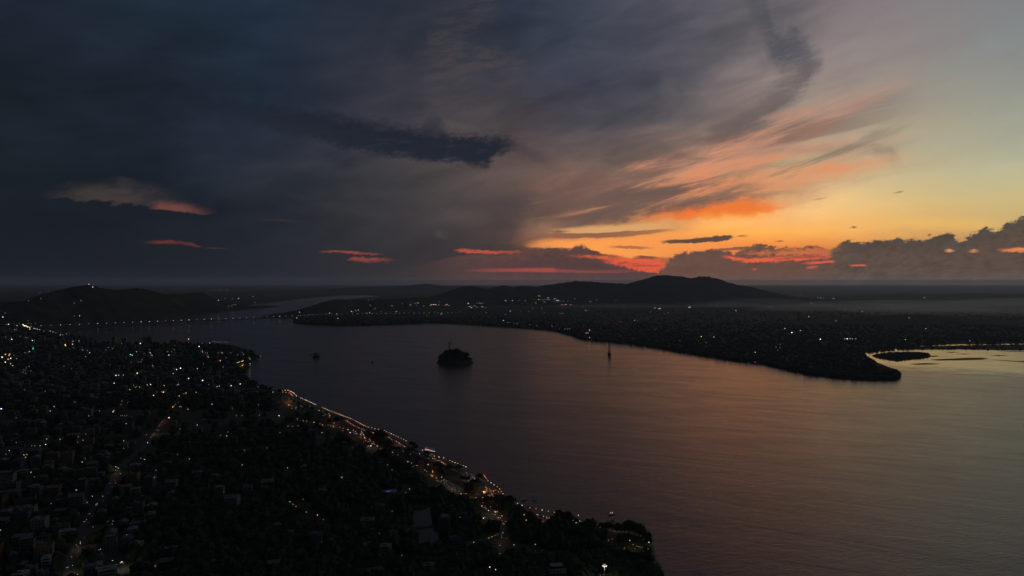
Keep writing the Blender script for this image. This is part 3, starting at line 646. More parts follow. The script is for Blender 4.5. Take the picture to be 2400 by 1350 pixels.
# ------------------------------------------------------------------ where the lights of the town shine from
# town lights seen one by one: (x, y, size, colour); w white, a warm, c cool, o orange, r red, p pink, y yellow, g green, n cyan, b blue
T = '''113 682 1 w;93.7 685.8 1 w;95.8 700 1 w;66.7 704.7 1 w;174 709.7 1 w;190 704.7 1 w;379 682.5 1 w;11.7 733.7 1 w;6.7 743 2 w;186.7 740 1.6 w;174 740.5 1 w;65.5 751 1 w;20 760 2 w;15 761 1 w;40 763 1.3 w;46 758.7 1 w;33 758.7 1.2 r
54 761 3 a;57 763.5 3.6 w;61 764 3.4 a;65 766 3 w;70 767.5 2.4 a;75 768.5 2 a;80 769.5 1.8 w;84 770.5 1.6 a;88 771.5 1.6 w;93 772.5 1.5 a;103 776 1 w;117.5 776 1.4 w;124 778 1.3 w;131 780 1 w;141.7 785 1.5 w;147.5 785 1.2 w;156 782.5 1.2 w;64 758 1.1 o;68 758 1.1 o;73 758 1.2 o;83 758 1.2 a;70 771 2 a
27.5 795.5 2.4 w;13 790 1 w;26 791 1 w;34 773 1.2 w;38 773 1 w;47 788 1 w;60 791 1.3 w;64 792 1 w;76 798 2.2 w;81 799 1 a;153 807.5 2.6 y;153.5 810 2.2 y;170 806.7 2.2 w;171 799.7 1.5 w;134 799.7 1 w;185 799 1.3 w;172.5 814.5 1 w;77.5 814 1.6 g;77.5 817.5 2.4 g;69 824 1.6 w;66 825 1 w;58.7 826.7 1.2 w;22.5 830 2.6 o;21 833 2.2 o;12.5 830 2.2 w;5 837 3.4 w;25 839.7 2.6 w;19 842 2 w;33 833 1 w;39 840.5 1.3 w;12.5 849 2.8 w;25 852.5 1.8 w;30 856.7 1.6 w;68 859 1.2 w;61.7 862.5 1 w;150 858 1 w;193.7 820 1.6 w;205 821 1.1 w;210 826.7 1.8 c;201 835.5 1.6 w;285 805.5 1 w;329 805 2.6 w;254 814 1 w;264 816.7 1.2 w;248 820 1 w;318 812 1.2 d;320 824 1.5 w;306 831 2.6 n;310 832.5 2.2 n;351 819 1 w;351.7 826 1.8 a;353 829 1.6 p;356 833 1.6 a;353 837.5 1.3 w;337.5 829 1 w;333 842.5 1.1 w;331 847.5 1.2 w;324 848.7 1.2 w;307.5 849 1 w;357.5 856.7 1 w;359 860 1.2 w;284 863 1 w
442 794.7 2.6 p;466.7 812 2.4 w;491.7 803.7 1.5 w;474 805 1 w;498 801 .9 w;503 800 .9 w;508 802 1 w;513 802 1 w;520 801 .9 w;527 801 .9 w;533 801.5 1 w;393 824 1.2 w;402 824 1 w;408 820 1 w;395.8 832 2 w;474 823 1.5 w;475 826 1.2 w;482 826 1.5 r;486 828 1.2 w;487 834 1 y;488 837 1.6 y;511 827 1.2 w;520 827 1.6 w;516 845 2 p;513 846 1.2 r;556.7 831.7 1.2 w;571 830.5 1.2 w;567.5 827 1 w;541 827 1 w;586 841 1.4 w;583 838 1 w;610.5 834.7 1.2 w;556 850 1.5 y;559 849 1.8 y;562 848 1.6 y;567.5 846.7 2.2 y;570 845 1.6 y;568 856.7 2.8 o;570 854 1.6 o;563 859 1.2 w;586 852.5 1.5 w;586 856 .9 w;423 863 2.8 w;411 863 2 d;408 865 2.6 d;414 866 2.2 w;430 865 1.4 d;462.5 864 1.6 w;523 860 1.2 w;357 857 1 w;477 853 .9 w;530 838 .9 w
406 875.5 1.6 w;442 887 2.4 w;475 891.7 2.8 w;478 888 1.2 d;541.7 903.7 2.2 w;563 900 2.2 w;605 906.7 1.5 b;514 904.7 1.8 w;509 906 1.4 w;508 910 1.2 d;353 901 2.2 w;345 902 1.4 w;385 903.7 1.6 w;383 919 2.5 w;385 915 2.2 d;390 914 2 d;360 926.7 2.4 w;420 928 1.6 w;436 921 1.8 w;431 923 1.2 w;460 919.5 1.5 w;417.5 901.7 1.6 w;414 903 1.2 w;418 897 1 w;405 954 2.4 o;408 951 1.5 o;412 947 1 a;418 943 .9 a;421.7 953 1.4 a;425 953 1.2 a;440.5 959 1.5 w;496.7 947.5 1.6 w;606 949 1.2 w;608 972.5 1 w;554 974 1.1 w;567 974 1.1 w;654 974 2.2 w;652 977 1.2 d;656 978 1.1 d;462.5 996 1.4 w;459 992 1 d;457 999 1 d;421.7 1005.5 1.1 w;534 1012.5 1.1 w;517 1020 1.1 w;531.7 1021.7 1.8 w;514 1024 1 d;396 979 2.6 w;640 919 1.3 w;675 999 1.2 w;686 998.7 1.1 w;699 998 1.1 w;678 996 1 d;656 1014 1 w;616 919 1 w;713 963 1.4 d;738 972 1.2 d;662 963 1 d
3 958 3.4 c;1 958 2.6 b;123 901 1.1 w;106 917 1.1 w;175 942 1.1 w;127 953 1.4 w;117.5 963 1.5 w;233 963 1.3 w;265 965 2 w;267 962 1.4 w;267.5 898 2 w;271.7 880 2.4 w;278 879 1.8 w;289 879 1.5 w;321.7 874.7 2.8 w;318 879 2 d;284 863 1 w;311 895 1.2 w;313 902.5 1.2 w;317 908 1.2 w;320 906 1.2 w;328 907 2 w;281 915 1.4 w;304 913 1.8 w;353 901.7 1.5 w;286 939.7 1.2 w;284 948 1.2 w;299.5 942.5 1.4 w;283 974 .9 a;287 974.5 1 a;292 974.5 1 a;297 974.5 1 a;9 988 .8 d;14 987 .8 d;19 988 .9 d;24 987 .8 d;28 988 .8 d;37.5 979 1 w;185 1022 1.8 w;201 1017 1.1 w;194.7 1031.7 1.4 w;141 1029.7 1.4 w;139 1034 1 d;107 1041.7 2 w;94 1044.5 1.3 w;81.7 1045 1.2 w;74.5 1045 1 w;38 1037 1.2 w;21.7 1056 1.4 w;56 1066 1.5 w;63 1065 1.4 w;60 1071.7 1.4 w;14 1064.5 1 w;290 1033 1.4 w;346 1037.5 1.6 w;330 1074 1.2 w;339 1077 1.4 w;213 1073 1.4 d;343 1019 1.1 w;55 866 .9 w;59 868 1 w;54 872 .9 w;60 875 1 w;72 869.5 1 w
271.5 1094 1.5 w;277.7 1098 1.5 a;271 1102 1.2 a;275 1103 1 a;282 1110 1.1 a;271 1132 1 a;252 1155.7 1.2 d;216.5 1163 1.4 w;227.7 1181 1.3 a;225 1182 1 a;203 1218 1.1 w;188 1274 1.4 a;179 1277 1.1 a;183 1281 1.1 p;168 1305 1.1 w;181.5 1346 1.3 a;232 1288.5 1.2 w;236 1287 1.4 w;263.6 1313.7 1.3 w;285.6 1317 2.4 w;282 1319 1.5 w;274 1323 1.4 w;294 1326 1.5 d;289 1329 1.2 d;263 1228 1.2 w;252 1222 1 w;264.6 1221 1.1 w;218 1235 1.1 w;297 1253 1.2 w;88.7 1197.7 1.4 w;120 1180 1.1 w;80.5 1118 1 w;365.5 1102 1 w
416 1065.5 1 w;443.8 1075.5 1.4 w;568 1089.5 1.3 w;573 1055.5 1.2 w;582 1053 1 d;673.8 1096.7 1.4 w;679.6 1176 1.5 w;686.7 1181.8 1.5 o;694 1187 1.6 o;710 1170 1.1 w;717.8 1200 1.3 w;744 1207 2 p;757.8 1217.8 1.2 w;601.6 1244 1.2 d;423 1261 1 d;755 1014 1.4 w;803 1009 1.2 w;780 1026 1 w;625 1050 1.1 w;826 1049 1.1 b
908 1089.6 1.1 w;919 1100.7 1.1 w;956 1107.8 1.3 w;960 1146 1.3 w;951 1154.5 1 w;919 1198 1.1 w;928 1212 1.1 w;889.6 1250 1.3 w;942 1302 1.2 w;1003 1089 1.6 w;1004 1088 1.3 c;1133 1214.5 2 w;1136 1213 1.3 p;1147.8 1329 2.3 w;1161.6 1335 2.3 p;1101.8 1346 1.5 w;1172 1297 1.1 w;1153 1258 1.5 y;1146 1261 1.6 y;1140 1264 1.4 y;1160 1255 1.2 y;1166 1252 1 y;1175.5 1259 1.3 o;1162 1265 1.1 r;1096 1272 1.2 d;1103 1272 1.4 d;1110 1271 1.3 w;1178 1281 .9 d;1023 1119 1.2 a;1035 1118 1.8 y;1022 1122 1 w;1041 1124 1.2 w;1046 1127 1.2 w;1014 1104 2 o;1014 1107 1.8 o;1005 1074 1.2 p
983.5 1063 1.3 w;990 1055 1.6 w;962 1064 1.2 p;945 1057 1.2 w;1233 1219 1.6 w;1343 1219.4 1.1 w;1359 1221 1.4 w;1372 1220 1.4 p;1438 1229 1.4 p;1457.4 1230.6 2.1 p;1456 1228 1.2 r;1418.5 1229.6 1.1 w;1400.5 1229.6 1.1 w;1446 1231 1 w;1427 1230 .9 w;1520 1248.5 2.4 w;1520 1261 1.5 w;1521 1264 1.3 w;1521 1271 2 w;1519 1286 1.5 w;1520 1297.6 2 p;1507 1291.7 1.5 w;1476 1266.7 1.5 w;1492 1280 1.2 w;1496 1281 1.2 w;1500 1282 1.1 w;1505 1283 1 w;1475 1295 1.2 w;1434.6 1263 1.3 r;1426 1266 1.2 w;1407 1348 1.2 y;1414 1347 1.2 y;1254.6 1276 1.6 w;1227.8 1281 1.4 w;1204.6 1277 1.3 w;1255 1290 1 w;1271 1290 1.1 w;1238 1187 1 w;1212 1191 1 w;820.6 1014 2.4 p;869 1045 2.4 w;863 1045 1.6 p;861 1048 1.2 o;866 1050 1.2 o;852 1036 1 w;705 951 1.1 w;708 953 1.1 w;694 955 1.2 w;683 951 1.2 w;684 957 1.1 w;693 958 1 w;676 949 1.9 o;678 948.5 1.6 o;727 952 1 w;735 953 1 w;748 962 1.4 w;757 963 1.2 w;759 974 1.1 a;763 972 1 a;775 997 1 a;781 1001 1 a'''
CODE = dict(w='white', a='warm', c='cool', o='orange', r='red', p='pink', y='yellow', g='green', n='cyan', b='blue', d='dim')
LIST = []
for part in T.replace('\n', ';').split(';'):
    x, y, s, c = part.split(); LIST.append((float(x), float(y), float(s), 'warm' if c == 'w' and float(y) > 800 and RNG.random() < .45 else CODE[c]))
SEEN = [(x, y, s) for x, y, s, c in LIST] + [(x, y, 1.2) for x, y in ((1105,1112),(1094,1108),(1060,1136),(1040,1126),(1134,1152),(1119,1163),(1156,1154),(1150,1188),(1160,1198),(1272,1222),(1484,1276),(1446,1233),(677,934),(672,945),(783,992),(838,1018),(872,1040),(1176,1254),(276,1096),(188,1270),(170,1325),(386,984),(368,1008))]
for pts in (((800,1007),(857,1029),(886,1046)), ((1010,1114),(1040,1133),(1085,1157)), ((1130,1186),(1164,1206),(1184,1226)), ((392,978),(360,1022)), ((276,1100),(255,1148)), ((203,1222),(180,1290),(164,1330)), ((909,1022),(950,1046)), ((1012,1073),(1048,1090)), ((662,918),(688,930)), ((812,984),(856,1010))):
    for (xa, ya), (xb, yb) in zip(pts[:-1], pts[1:]):
        n = int(math.hypot(xb - xa, yb - ya) / 5)
        SEEN += [(xa + (xb - xa) * i / n, ya + (yb - ya) * i / n, 1.6) for i in range(n)]
for (xa, ya), (xb, yb) in (((662,915),(697,930)), ((705,932),(740,948)), ((771,962),(826,982)), ((832,986),(887,1007)), ((1007,1067),(1092,1093)), ((1140,1122),(1179,1157)), ((1242,1190),(1328,1206))):
    n = int((xb - xa) / 5)
    SEEN += [(xa + (xb - xa) * i / n, ya + (yb - ya) * i / n, 1.4) for i in range(n)]
SEEN = np.array(SEEN)
def clears_lights(P, r, h):
    """for each foot point: would something of radius r and height h standing there hide one of the lights?"""
    P = np.atleast_2d(np.asarray(P, float)); r = np.broadcast_to(np.asarray(r, float), len(P)); h = np.broadcast_to(np.asarray(h, float), len(P))
    ok = np.ones(len(P), bool)
    for i, p in enumerate(P):
        x, y0 = to_px(p); _, y1 = to_px((p[0], p[1], p[2] + h[i]))
        w = r[i] * FPX / p[1]
        near = SEEN[:, 1] < y0 + 3 + w * .3
        ok[i] = not ((np.abs(SEEN[:, 0] - x) < w + SEEN[:, 2] * .5) & (SEEN[:, 1] > y1 - SEEN[:, 2] * .5 - .5) & near).any()
    return ok

# ------------------------------------------------------------------ trees
LEAF = [mat('dark foliage', (.022, .034, .016), .9, .5, .35, .1), mat('olive foliage', (.03, .036, .016), .9, .5, .35, .1), mat('deep green foliage', (.016, .028, .014), .9, .5, .35, .1)]
BARK = mat('bark', (.05, .04, .03), .9, .4, 2.0, .1)
def crown_mesh(seed, shape):
    """leaf-clump faces spread through several lobes; unit: crown radius 1, base at z = 0"""
    r = np.random.default_rng(seed)
    flat, n_l = shape
    lobes = []
    for i in range(n_l):
        a = 2.4 * i + r.random(); q = math.sqrt((i + .3) / n_l) * .72
        lobes.append((q * math.cos(a), q * math.sin(a), (0.55 + .5 * (1 - q) + .25 * r.random()) * flat, .30 + .22 * r.random()))
    V, F = [], []
    for (x, y, z, R) in lobes:
        k = int(90 * (R / .4) ** 2)
        u = r.normal(size=(k, 3)); u /= np.linalg.norm(u, axis=1)[:, None]
        u[:, 2] = np.where(u[:, 2] < -.5, -u[:, 2], u[:, 2])
        q_ = r.random((k, 1)); c = np.array((x, y, z)) + u * (R * (0.70 + .34 * q_ + .42 * (q_ > .8))) * np.array((1, 1, .8))
        for p, n_ in zip(c, u):
            t = r.normal(size=3); a = np.cross(n_, t); a /= np.linalg.norm(a); b = np.cross(n_, a)
            s = .075 + .075 * r.random()
            o = len(V); tl = n_ * (r.random() - .5) * s
            V += [p - a * s - tl, p + b * s * .8, p + a * s + tl, p - b * s * .8]
            F.append((o, o + 1, o + 2, o + 3))
        vs, fs = ICO[1]                                               # the dense inside of each lobe
        o = len(V)
        V += [np.array((x, y, z)) + np.array(v) * R * (.74 + .2 * r.random()) * np.array((1, 1, .8)) for v in vs]
        F += [tuple(i + o for i in f) for f in fs]
    me = bpy.data.meshes.new('crown'); me.from_pydata([tuple(v) for v in V], [], F)
    return me
def trunk_mesh(seed):
    r = random.Random(seed); mb = MB()
    mb.tube((0, 0, -.15), (.02, .01, .42), .075, .05)
    for i in range(4):
        a = i * 1.6 + r.random()
        mb.tube((.02, .01, .34 + .05 * i), (.42 * math.cos(a), .42 * math.sin(a), .62 + .2 * r.random()), .035, .012, 5)
    return mb.mesh('trunk', BARK)
CROWNS, TRUNKS = [], []
for i, sh in enumerate(((1.0, 9), (1.25, 8), (.8, 11), (1.5, 7), (1.05, 12))):
    me = crown_mesh(20 + i, sh); me.materials.append(LEAF[i % 3]); CROWNS.append(me); TRUNKS.append(trunk_mesh(i))
TREES = []
def tree(x, y, z, r, kind, group, k=None, hs=1.0):
    """one tree: an Empty at its foot with a trunk and a crown; r = crown radius"""
    k = RNG.randrange(5) if k is None else k
    t = bpy.data.objects.new('tree', None); COL.objects.link(t)
    t.location = (x, y, z); t.rotation_euler = (0, 0, RNG.uniform(0, 6.28)); t.scale = (r, r, r * hs * RNG.uniform(.9, 1.12))
    put_obj('trunk', TRUNKS[k], t)
    c = put_obj('crown', CROWNS[k], t); c.location = (0, 0, .22)
    px = to_px((x, y, z + r))
    TREES.append((group, kind, px[0], t))
    return t
# on the island
for i in range(46):
    a, q = RNG.uniform(0, 6.28), math.sqrt(RNG.random()) * .9
    x, y = math.cos(a) * q * 64, math.sin(a) * q * 42
    tree(ISLAND_C[0] + x, ISLAND_C[1] + y, max(ISLE_Z(x, y) - 1.5, 0), RNG.uniform(6.5, 10.5), 'broad dark tree on the round river island', 'trees on the river island')
for i in range(22):
    a = i / 22 * 6.28
    x, y = math.cos(a) * 61, math.sin(a) * 40
    tree(ISLAND_C[0] + x, ISLAND_C[1] + y, max(ISLE_Z(x, y) - 1, 0), RNG.uniform(4, 7), 'small tree leaning over the edge of the river island', 'trees on the river island')
# along the city waterfront: (x, y of the foot, crown radius in metres)
FRONT = [(606,840,9),(598,836,9),(588,830,10),(575,826,9),(561,822,9),(547,820,8),(532,817,9),(517,815,8),(502,814,8),(488,813,8),(470,812,7),(452,811,7),(596,846,8),(586,854,7),(577,866,8),(574,878,8),(578,890,9),(588,898,9),(599,904,9),(610,909,9),(622,913,9),(634,917,9),(645,920,9),(655,924,9),(648,932,8),(636,928,8),(623,924,8),
         (603,848,6),(740,957,9),(748,961,9),(756,965,8),(718,958,7),(690,946,7),(700,950,7),(730,965,8),(790,985,8),(800,988,9),(808,992,8),(780,1002,8),(884,1022,9),(893,1026,10),(900,1032,9),(880,1034,9),(893,1042,9),(906,1050,9),(920,1056,8),(934,1062,8),(863,1018,7),(856,1030,8),(966,1053,10),(973,1057,10),(960,1062,9),(978,1066,8),(950,1068,8),(1000,1068,6),
         (1012,1090,9),(1022,1100,9),(1032,1106,9),(1060,1098,9),(1068,1104,10),(1076,1110,9),(1052,1108,9),(1084,1128,8),(1096,1134,8),(1108,1138,9),(1118,1144,9),(1130,1132,10),(1138,1136,9),(1146,1142,9),(1124,1128,8),(1106,1150,8),(1094,1146,8),(1142,1178,9),(1156,1182,9),(1170,1184,10),(1184,1186,10),(1196,1190,10),(1206,1196,10),(1213,1204,9),(1190,1200,9),(1172,1196,9),(1156,1196,8),(1212,1220,9),(1222,1214,9),(1232,1216,9),(1242,1222,9),(1252,1230,9),(1246,1240,9),(1228,1232,9),(1210,1236,9),(1196,1248,9),(1180,1258,8),
         (1300,1228,9),(1312,1226,10),(1322,1228,9),(1332,1230,9),(1344,1230,9),(1354,1232,8),(1362,1236,8),(1308,1244,9),(1326,1246,9),(1344,1248,9),(1380,1240,8),(1394,1240,8),(1410,1244,8),(1424,1248,8),(1290,1246,9),(1272,1250,9),(1260,1262,9),(1284,1266,9),(1306,1264,10),(1330,1266,10),(1354,1266,10),(1378,1262,10),(1402,1264,9),(1426,1266,10),(1448,1262,10),(1464,1252,10),(1474,1250,11),(1486,1252,11),(1498,1258,10),(1506,1264,9),(1516,1270,8),(1520,1282,7),(1470,1268,9),(1456,1278,9),(1516,1300,8),(1512,1316,9),(1522,1326,9),(1530,1340,9),(1520,1350,9),(1504,1330,9),(1488,1322,9),(1470,1314,9),(1450,1306,9),(1430,1300,9),(1410,1296,9),(1390,1292,9),(1370,1290,9),(1348,1292,9),(1326,1294,9),(1536,1364,9),(1546,1376,9),(1500,1352,9),(1478,1344,9),(1456,1338,9),(1434,1332,8)]
for x, y, r in FRONT:
    p = at(x, y, 3.0)
    if not clears_lights([tuple(p)], r * .6, r * 1.0)[0] and x < 1440 and RNG.random() < .75: continue
    k = 'leafy tree on the wooded city promontory' if y < 870 else 'dark tree between the houses and the water' if y < 940 else 'dark round tree on the lamp-lit promenade' if x < 1260 else 'dense dark tree in the park at the river bend'
    tree(p.x, p.y, 2.8, r * .72 * RNG.uniform(.85, 1.15), k, 'trees along the city waterfront')
CH_X, CH_Y = [2020, 2026, 2028, 2040, 2058, 2080, 2098, 2112], [815, 828, 834, 841, 852, 861, 867, 872]
def off_channel(x, y, k):
    """keeps the tall trees of the point from standing right at the narrow channel"""
    return x < 2018 or x > 2112 or y < np.interp(x, CH_X, [827, 826, 824, 822, 820, 817, 816, 815]) or y > np.interp(x, CH_X, CH_Y) + k
# on the far bank and its islet
for i in range(62):
    t = i / 61
    xs = np.interp(t, [0, .25, .5, .75, 1], [1640, 1800, 1930, 2060, 2104]); ys = np.interp(xs, [1640, 1720, 1790, 1860, 1950, 2050, 2104], [829, 841, 848, 866, 880, 885.5, 880])
    p = at(xs + RNG.uniform(-3, 3), ys, 3)
    tree(p.x, p.y + RNG.uniform(0, 8), 2.8, RNG.uniform(5, 8), 'dark tree on the waterline of the far bank', 'trees on the far bank point')
for i in range(34):
    xs, ys = RNG.uniform(1980, 2100), 0
    ys = RNG.uniform(np.interp(xs, [1980, 2030, 2100], [840, 842, 872]), np.interp(xs, [1980, 2050, 2100], [884, 886, 882]))
    p = at(xs, ys, 3)
    if inside(LAND_XY, np.array([p.x]), np.array([p.y]))[0] and off_channel(xs, ys, 10):
        tree(p.x, p.y, 2.8, RNG.uniform(5, 8), 'tall dark tree on the point of the far bank', 'trees on the far bank point')
for i in range(40):
    xs = RNG.uniform(2056, 2176); ys = RNG.uniform(np.interp(xs, [2056, 2090, 2176], [832.5, 829, 831]), np.interp(xs, [2056, 2096, 2176], [836, 843, 836]))
    p = at(xs, ys, 1.8)
    tree(p.x, p.y, 1.6, RNG.uniform(2.0, 3.6), 'bushy tree on the low islet in the bright channel', 'trees on the channel islet')
from collections import defaultdict
series = defaultdict(list)
for g, k, px, t in TREES: series[(g, k)].append((px, t))
for (g, k), v in series.items():
    for i, (px, t) in enumerate(sorted(v, key=lambda q: q[0])):
        tag(t, f'{k}, {ORD(i + 1)} from the left', 'tree', g)
# rock islets with a few bushes
for (x, y, w, d, top, lab, n) in ((740, 838, 34, 22, 9, 'small rocky islet with trees, upstream of the round island', 5), (727.5, 832.5, 12, 9, 2.5, 'bare rock beside the small rocky islet', 0), (872, 849, 9, 8, 4.5, 'lone dark rock standing in the river', 0), (841, 793, 46, 16, .9, 'flat dark shoal in the far water', 0), (1253, 1175, 9, 6, .8, 'dark rock awash off the promenade', 0)):
    p = at(x, y)
    o, zf = dome('rock', lab, p.x, p.y + d * .4, w, d, top, ROCK, w / 12, x % 7, None)
    tag(o, lab, 'rock', 'rocks in the river')
    for i in range(n):
        qx, qy = RNG.uniform(-w * .3, w * .3), RNG.uniform(-d * .3, d * .3)
        b = tree(p.x + qx, p.y + d * .4 + qy, max(zf(qx, qy) - .6, 0), RNG.uniform(3.6, 5.5), '', '')
        tag(b, f'bush on the small rocky islet, {ORD(i + 1)} planted there', 'tree', 'bushes on the rocky islet')
        TREES.pop()
# label the islet's bushes from left to right
for i, o in enumerate(sorted((o for o in COL.objects if o.get('group') == 'bushes on the rocky islet'), key=lambda o: to_px(o.matrix_basis.translation)[0])):
    o['label'] = f'dark bush on the small rocky islet, {ORD(i + 1)} from the left'

# ------------------------------------------------------------------ woods and far tree cover nobody could count
def scatter(name, label, P, r0, r1, flat, m, seed):
    """one mesh of many small crowns at the points P"""
    r = np.random.default_rng(seed)
    vs, fs = np.array(ICO[1][0]), np.array(ICO[1][1])
    n = len(P)
    R = r.uniform(r0, r1, (n, 1, 1))
    J = 1 + r.uniform(-.32, .32, (n, len(vs), 1))
    V = vs[None] * J * R * np.array([1, 1, flat]) 
    V[:, :, 2] += R[:, :, 0] * flat * .75
    V += np.asarray(P)[:, None, :]
    F = fs[None] + (np.arange(n) * len(vs))[:, None, None]
    return tag(put_obj(name, big_mesh(name, V.reshape(-1, 3), F.reshape(-1, 3), m)), label, kind='stuff')
def px_points(n, xr, yr, seed, test=None, z=2.6):
    """points spread evenly over a part of the picture, on land"""
    r = np.random.default_rng(seed); out = []
    xs, ys = r.uniform(*xr, n), r.uniform(*yr, n)
    P = np.array([tuple(at(x, y, z)) for x, y in zip(xs, ys)])
    k = inside(LAND_XY, P[:, 0], P[:, 1])
    if test is not None: k &= np.array([test(x, y) for x, y in zip(xs, ys)])
    return P[k]
nb = np.concatenate([px_points(9000, (690, 2420), (728, 890), 1), px_points(5200, (1300, 2420), (760, 890), 2), px_points(1500, (690, 1300), (745, 775), 5)])
nb = nb[np.array([off_channel(*to_px(p), 9) for p in nb])]
scatter('woodland', 'dark continuous woodland of the far bank', nb, 5.0, 9.0, .8, LEAF[0], 3)
# shoreline fringe of the far bank
fr = []
ns = [at(x, y, 2.6) for x, y in NORTH_SHORE[7:51]]
for a, b in zip(ns[:-1], ns[1:]):
    n = max(1, int((b - a).length / 7))
    nrm = Vector((-(b - a).y, (b - a).x, 0)).normalized()
    for i in range(n):
        q = a.lerp(b, i / n) + nrm * RNG.uniform(2, 14)
        if off_channel(*to_px(q), 5): fr.append(tuple(q))
scatter('shore_woods', 'fringe of trees along the far waterline', np.array(fr), 4.0, 7.5, .95, LEAF[2], 4)
bar = []
for k, n in ((0, 900),):
    ringk = [(p.x, p.y) for p in BARS[k]]
    for i in range(n):
        x, y = RNG.uniform(2130, 2480), RNG.uniform(807, 821)
        p = at(x, y, 1.4)
        if inside(ringk, np.array([p.x]), np.array([p.y]))[0]: bar.append(tuple(p))
scatter('bar_scrub', 'scrub on the long bar across the side channel', np.array(bar), 1.5, 3.4, .8, LEAF[2], 6)

# brushwood on the islet
br = []
rk = [(p.x, p.y) for p in BARS[1]]
while len(br) < 900:
    p = at(RNG.uniform(2032, 2182), RNG.uniform(824, 850), 1.6)
    if inside(rk, np.array([p.x]), np.array([p.y]))[0]: br.append(tuple(p))
scatter('islet_scrub', 'brushwood covering the low islet', np.array(br), 1.6, 3.6, .75, LEAF[2], 9)
# coconut palms between the promenade trees
def palm_crown(seed):
    r = random.Random(seed); mb = MB()
    for i in range(15):
        a = i * 2.4 + r.random() * .4; el = r.uniform(-.35, .75)
        ca, sa = math.cos(a), math.sin(a); pts = []
        for k in range(6):
            t = k / 5; q = t * 1.0
            pts.append((q * math.cos(el) * (1 - .1 * t), q * math.sin(el) - .75 * t * t, .17 * math.sin(math.pi * min(.97, t * .9 + .1))))
        vs = []
        for q, z, w in pts: vs += [(q * ca - w * sa, q * sa + w * ca, z - w * .35), (q * ca, q * sa, z), (q * ca + w * sa, q * sa - w * ca, z - w * .35)]
        fs = []
        for k in range(5): fs += [(3 * k, 3 * k + 1, 3 * k + 4, 3 * k + 3), (3 * k + 1, 3 * k + 2, 3 * k + 5, 3 * k + 4)]
        mb.add(vs, fs)
    return mb.mesh('crown', LEAF[1])
PALMS = [palm_crown(i) for i in range(3)]
def palm_trunk():
    mb = MB(); P = [(0, 0, 0), (.02, 0, .33), (.05, .01, .66), (.1, .02, 1.0)]
    for i in range(3): mb.tube(P[i], P[i + 1], .026 - .004 * i, .022 - .004 * i, 6)
    return mb.mesh('trunk', BARK)
PALM_T = palm_trunk()
palms = []
for x, y in ((712,958),(733,961),(776,990),(845,1014),(923,1046),(947,1056),(1003,1084),(1048,1096),(1098,1124),(1160,1172),(1218,1208),(1236,1212),(1316,1226),(1392,1238),(1436,1246),(1512,1266),(1526,1322),(1480,1330),(590,846),(612,916)):
    p = at(x, y, 3.0); h = RNG.uniform(11, 15)
    o = bpy.data.objects.new('palm_tree', None); COL.objects.link(o); o.location = (p.x, p.y, 2.9); rz_ = RNG.uniform(0, 6.28); o.rotation_euler = (0, 0, rz_)
    put_obj('trunk', PALM_T, o, scale=h); put_obj('crown', PALMS[RNG.randrange(3)], o, loc=(.1 * h, .02 * h, h), scale=RNG.uniform(3.2, 4.2))
    palms.append((x, o))
for i, (x, o) in enumerate(sorted(palms, key=lambda q: q[0])): tag(o, f'coconut palm among the waterfront trees, {ORD(i + 1)} palm from the left', 'palm tree', 'palms along the waterfront')

# ------------------------------------------------------------------ roads, promenade, ponds
ASPH = mat('asphalt', (.045, .045, .047), .85, .25, .3, .3)
PAVE = mat('pale paving', (.10, .095, .088), .8, .25, .5, .3)
CONC = mat('concrete', (.24, .235, .225), .85, .25, .15, .2)
STEEL = mat('painted steel', (.10, .105, .11), .5, .2, 1.0, .5)
def ribbon(name, P, w, z, m, label, thick=0.0):
    P = [Vector((p[0], p[1], z)) for p in resample(P, 9.0)]
    mb = MB(); vs = []
    for i, p in enumerate(P):
        a, b = P[max(0, i - 1)], P[min(len(P) - 1, i + 1)]
        d = (b - a).normalized(); n = Vector((-d.y, d.x, 0)) * (w / 2)
        vs += [p - n, p + n]
    k = len(P)
    fs = [(2 * i, 2 * i + 1, 2 * i + 3, 2 * i + 2)[::-1] for i in range(k - 1)]
    mb.add(vs, fs)
    o = put_obj(name, mb.mesh(name, m))
    return tag(o, label, kind='structure')
ROADS = dict(
 river=[(600,962),(650,975),(700,985),(760,997),(800,1006),(830,1014),(855,1029),(885,1046),(940,1076),(1000,1110),(1040,1134),(1085,1158),(1130,1186),(1164,1206),(1186,1228),(1182,1262),(1176,1285),(1195,1300),(1260,1302),(1340,1300),(1420,1292),(1470,1287),(1506,1283)],
 hill=[(392,978),(378,996),(360,1022),(335,1050),(300,1080),(276,1100),(262,1135),(248,1160),(226,1190),(203,1222),(191,1262),(180,1290),(166,1315),(160,1370)],
 head=[(20,760),(54,762.5),(75,768),(95,772.5),(118,776.5)],
 cross=[(1102,1273),(1138,1264),(1172,1252)])
def roadpts(k): return [tuple(at(x, y, 3.0)) for x, y in ROADS[k]]
ribbon('road', roadpts('river'), 13, 3.06, ASPH, 'riverside road with evening traffic')
ribbon('road', roadpts('hill'), 11, 3.06, ASPH, 'street climbing through the dark houses')
ribbon('road', roadpts('head'), 30, 3.06, ASPH, 'bright approach road to the bridge')
ribbon('road', roadpts('cross'), 8, 3.10, ASPH, 'short side street by the yellow-lit wall')
PROM = [(1545,1330),(1531,1312),(1523,1277),(1508,1257),(1468,1247),(1420,1242),(1370,1233),(1320,1227),(1270,1219),(1238,1208),(1203,1191),(1182,1175),(1169,1155),(1147,1137),(1132,1125),(1104,1121),(1083,1110),(1048,1093),(1008,1078),(963,1056),(938,1041),(888,1019),(858,1010),(825,994),(794,982),(766,971),(739,958.5),(714,948.5),(697,937),(685,929),(664,923)]
ribbon('promenade', [tuple(at(x, y, 3.0)) for x, y in PROM], 7, 3.12, PAVE, 'paved promenade along the city waterfront')
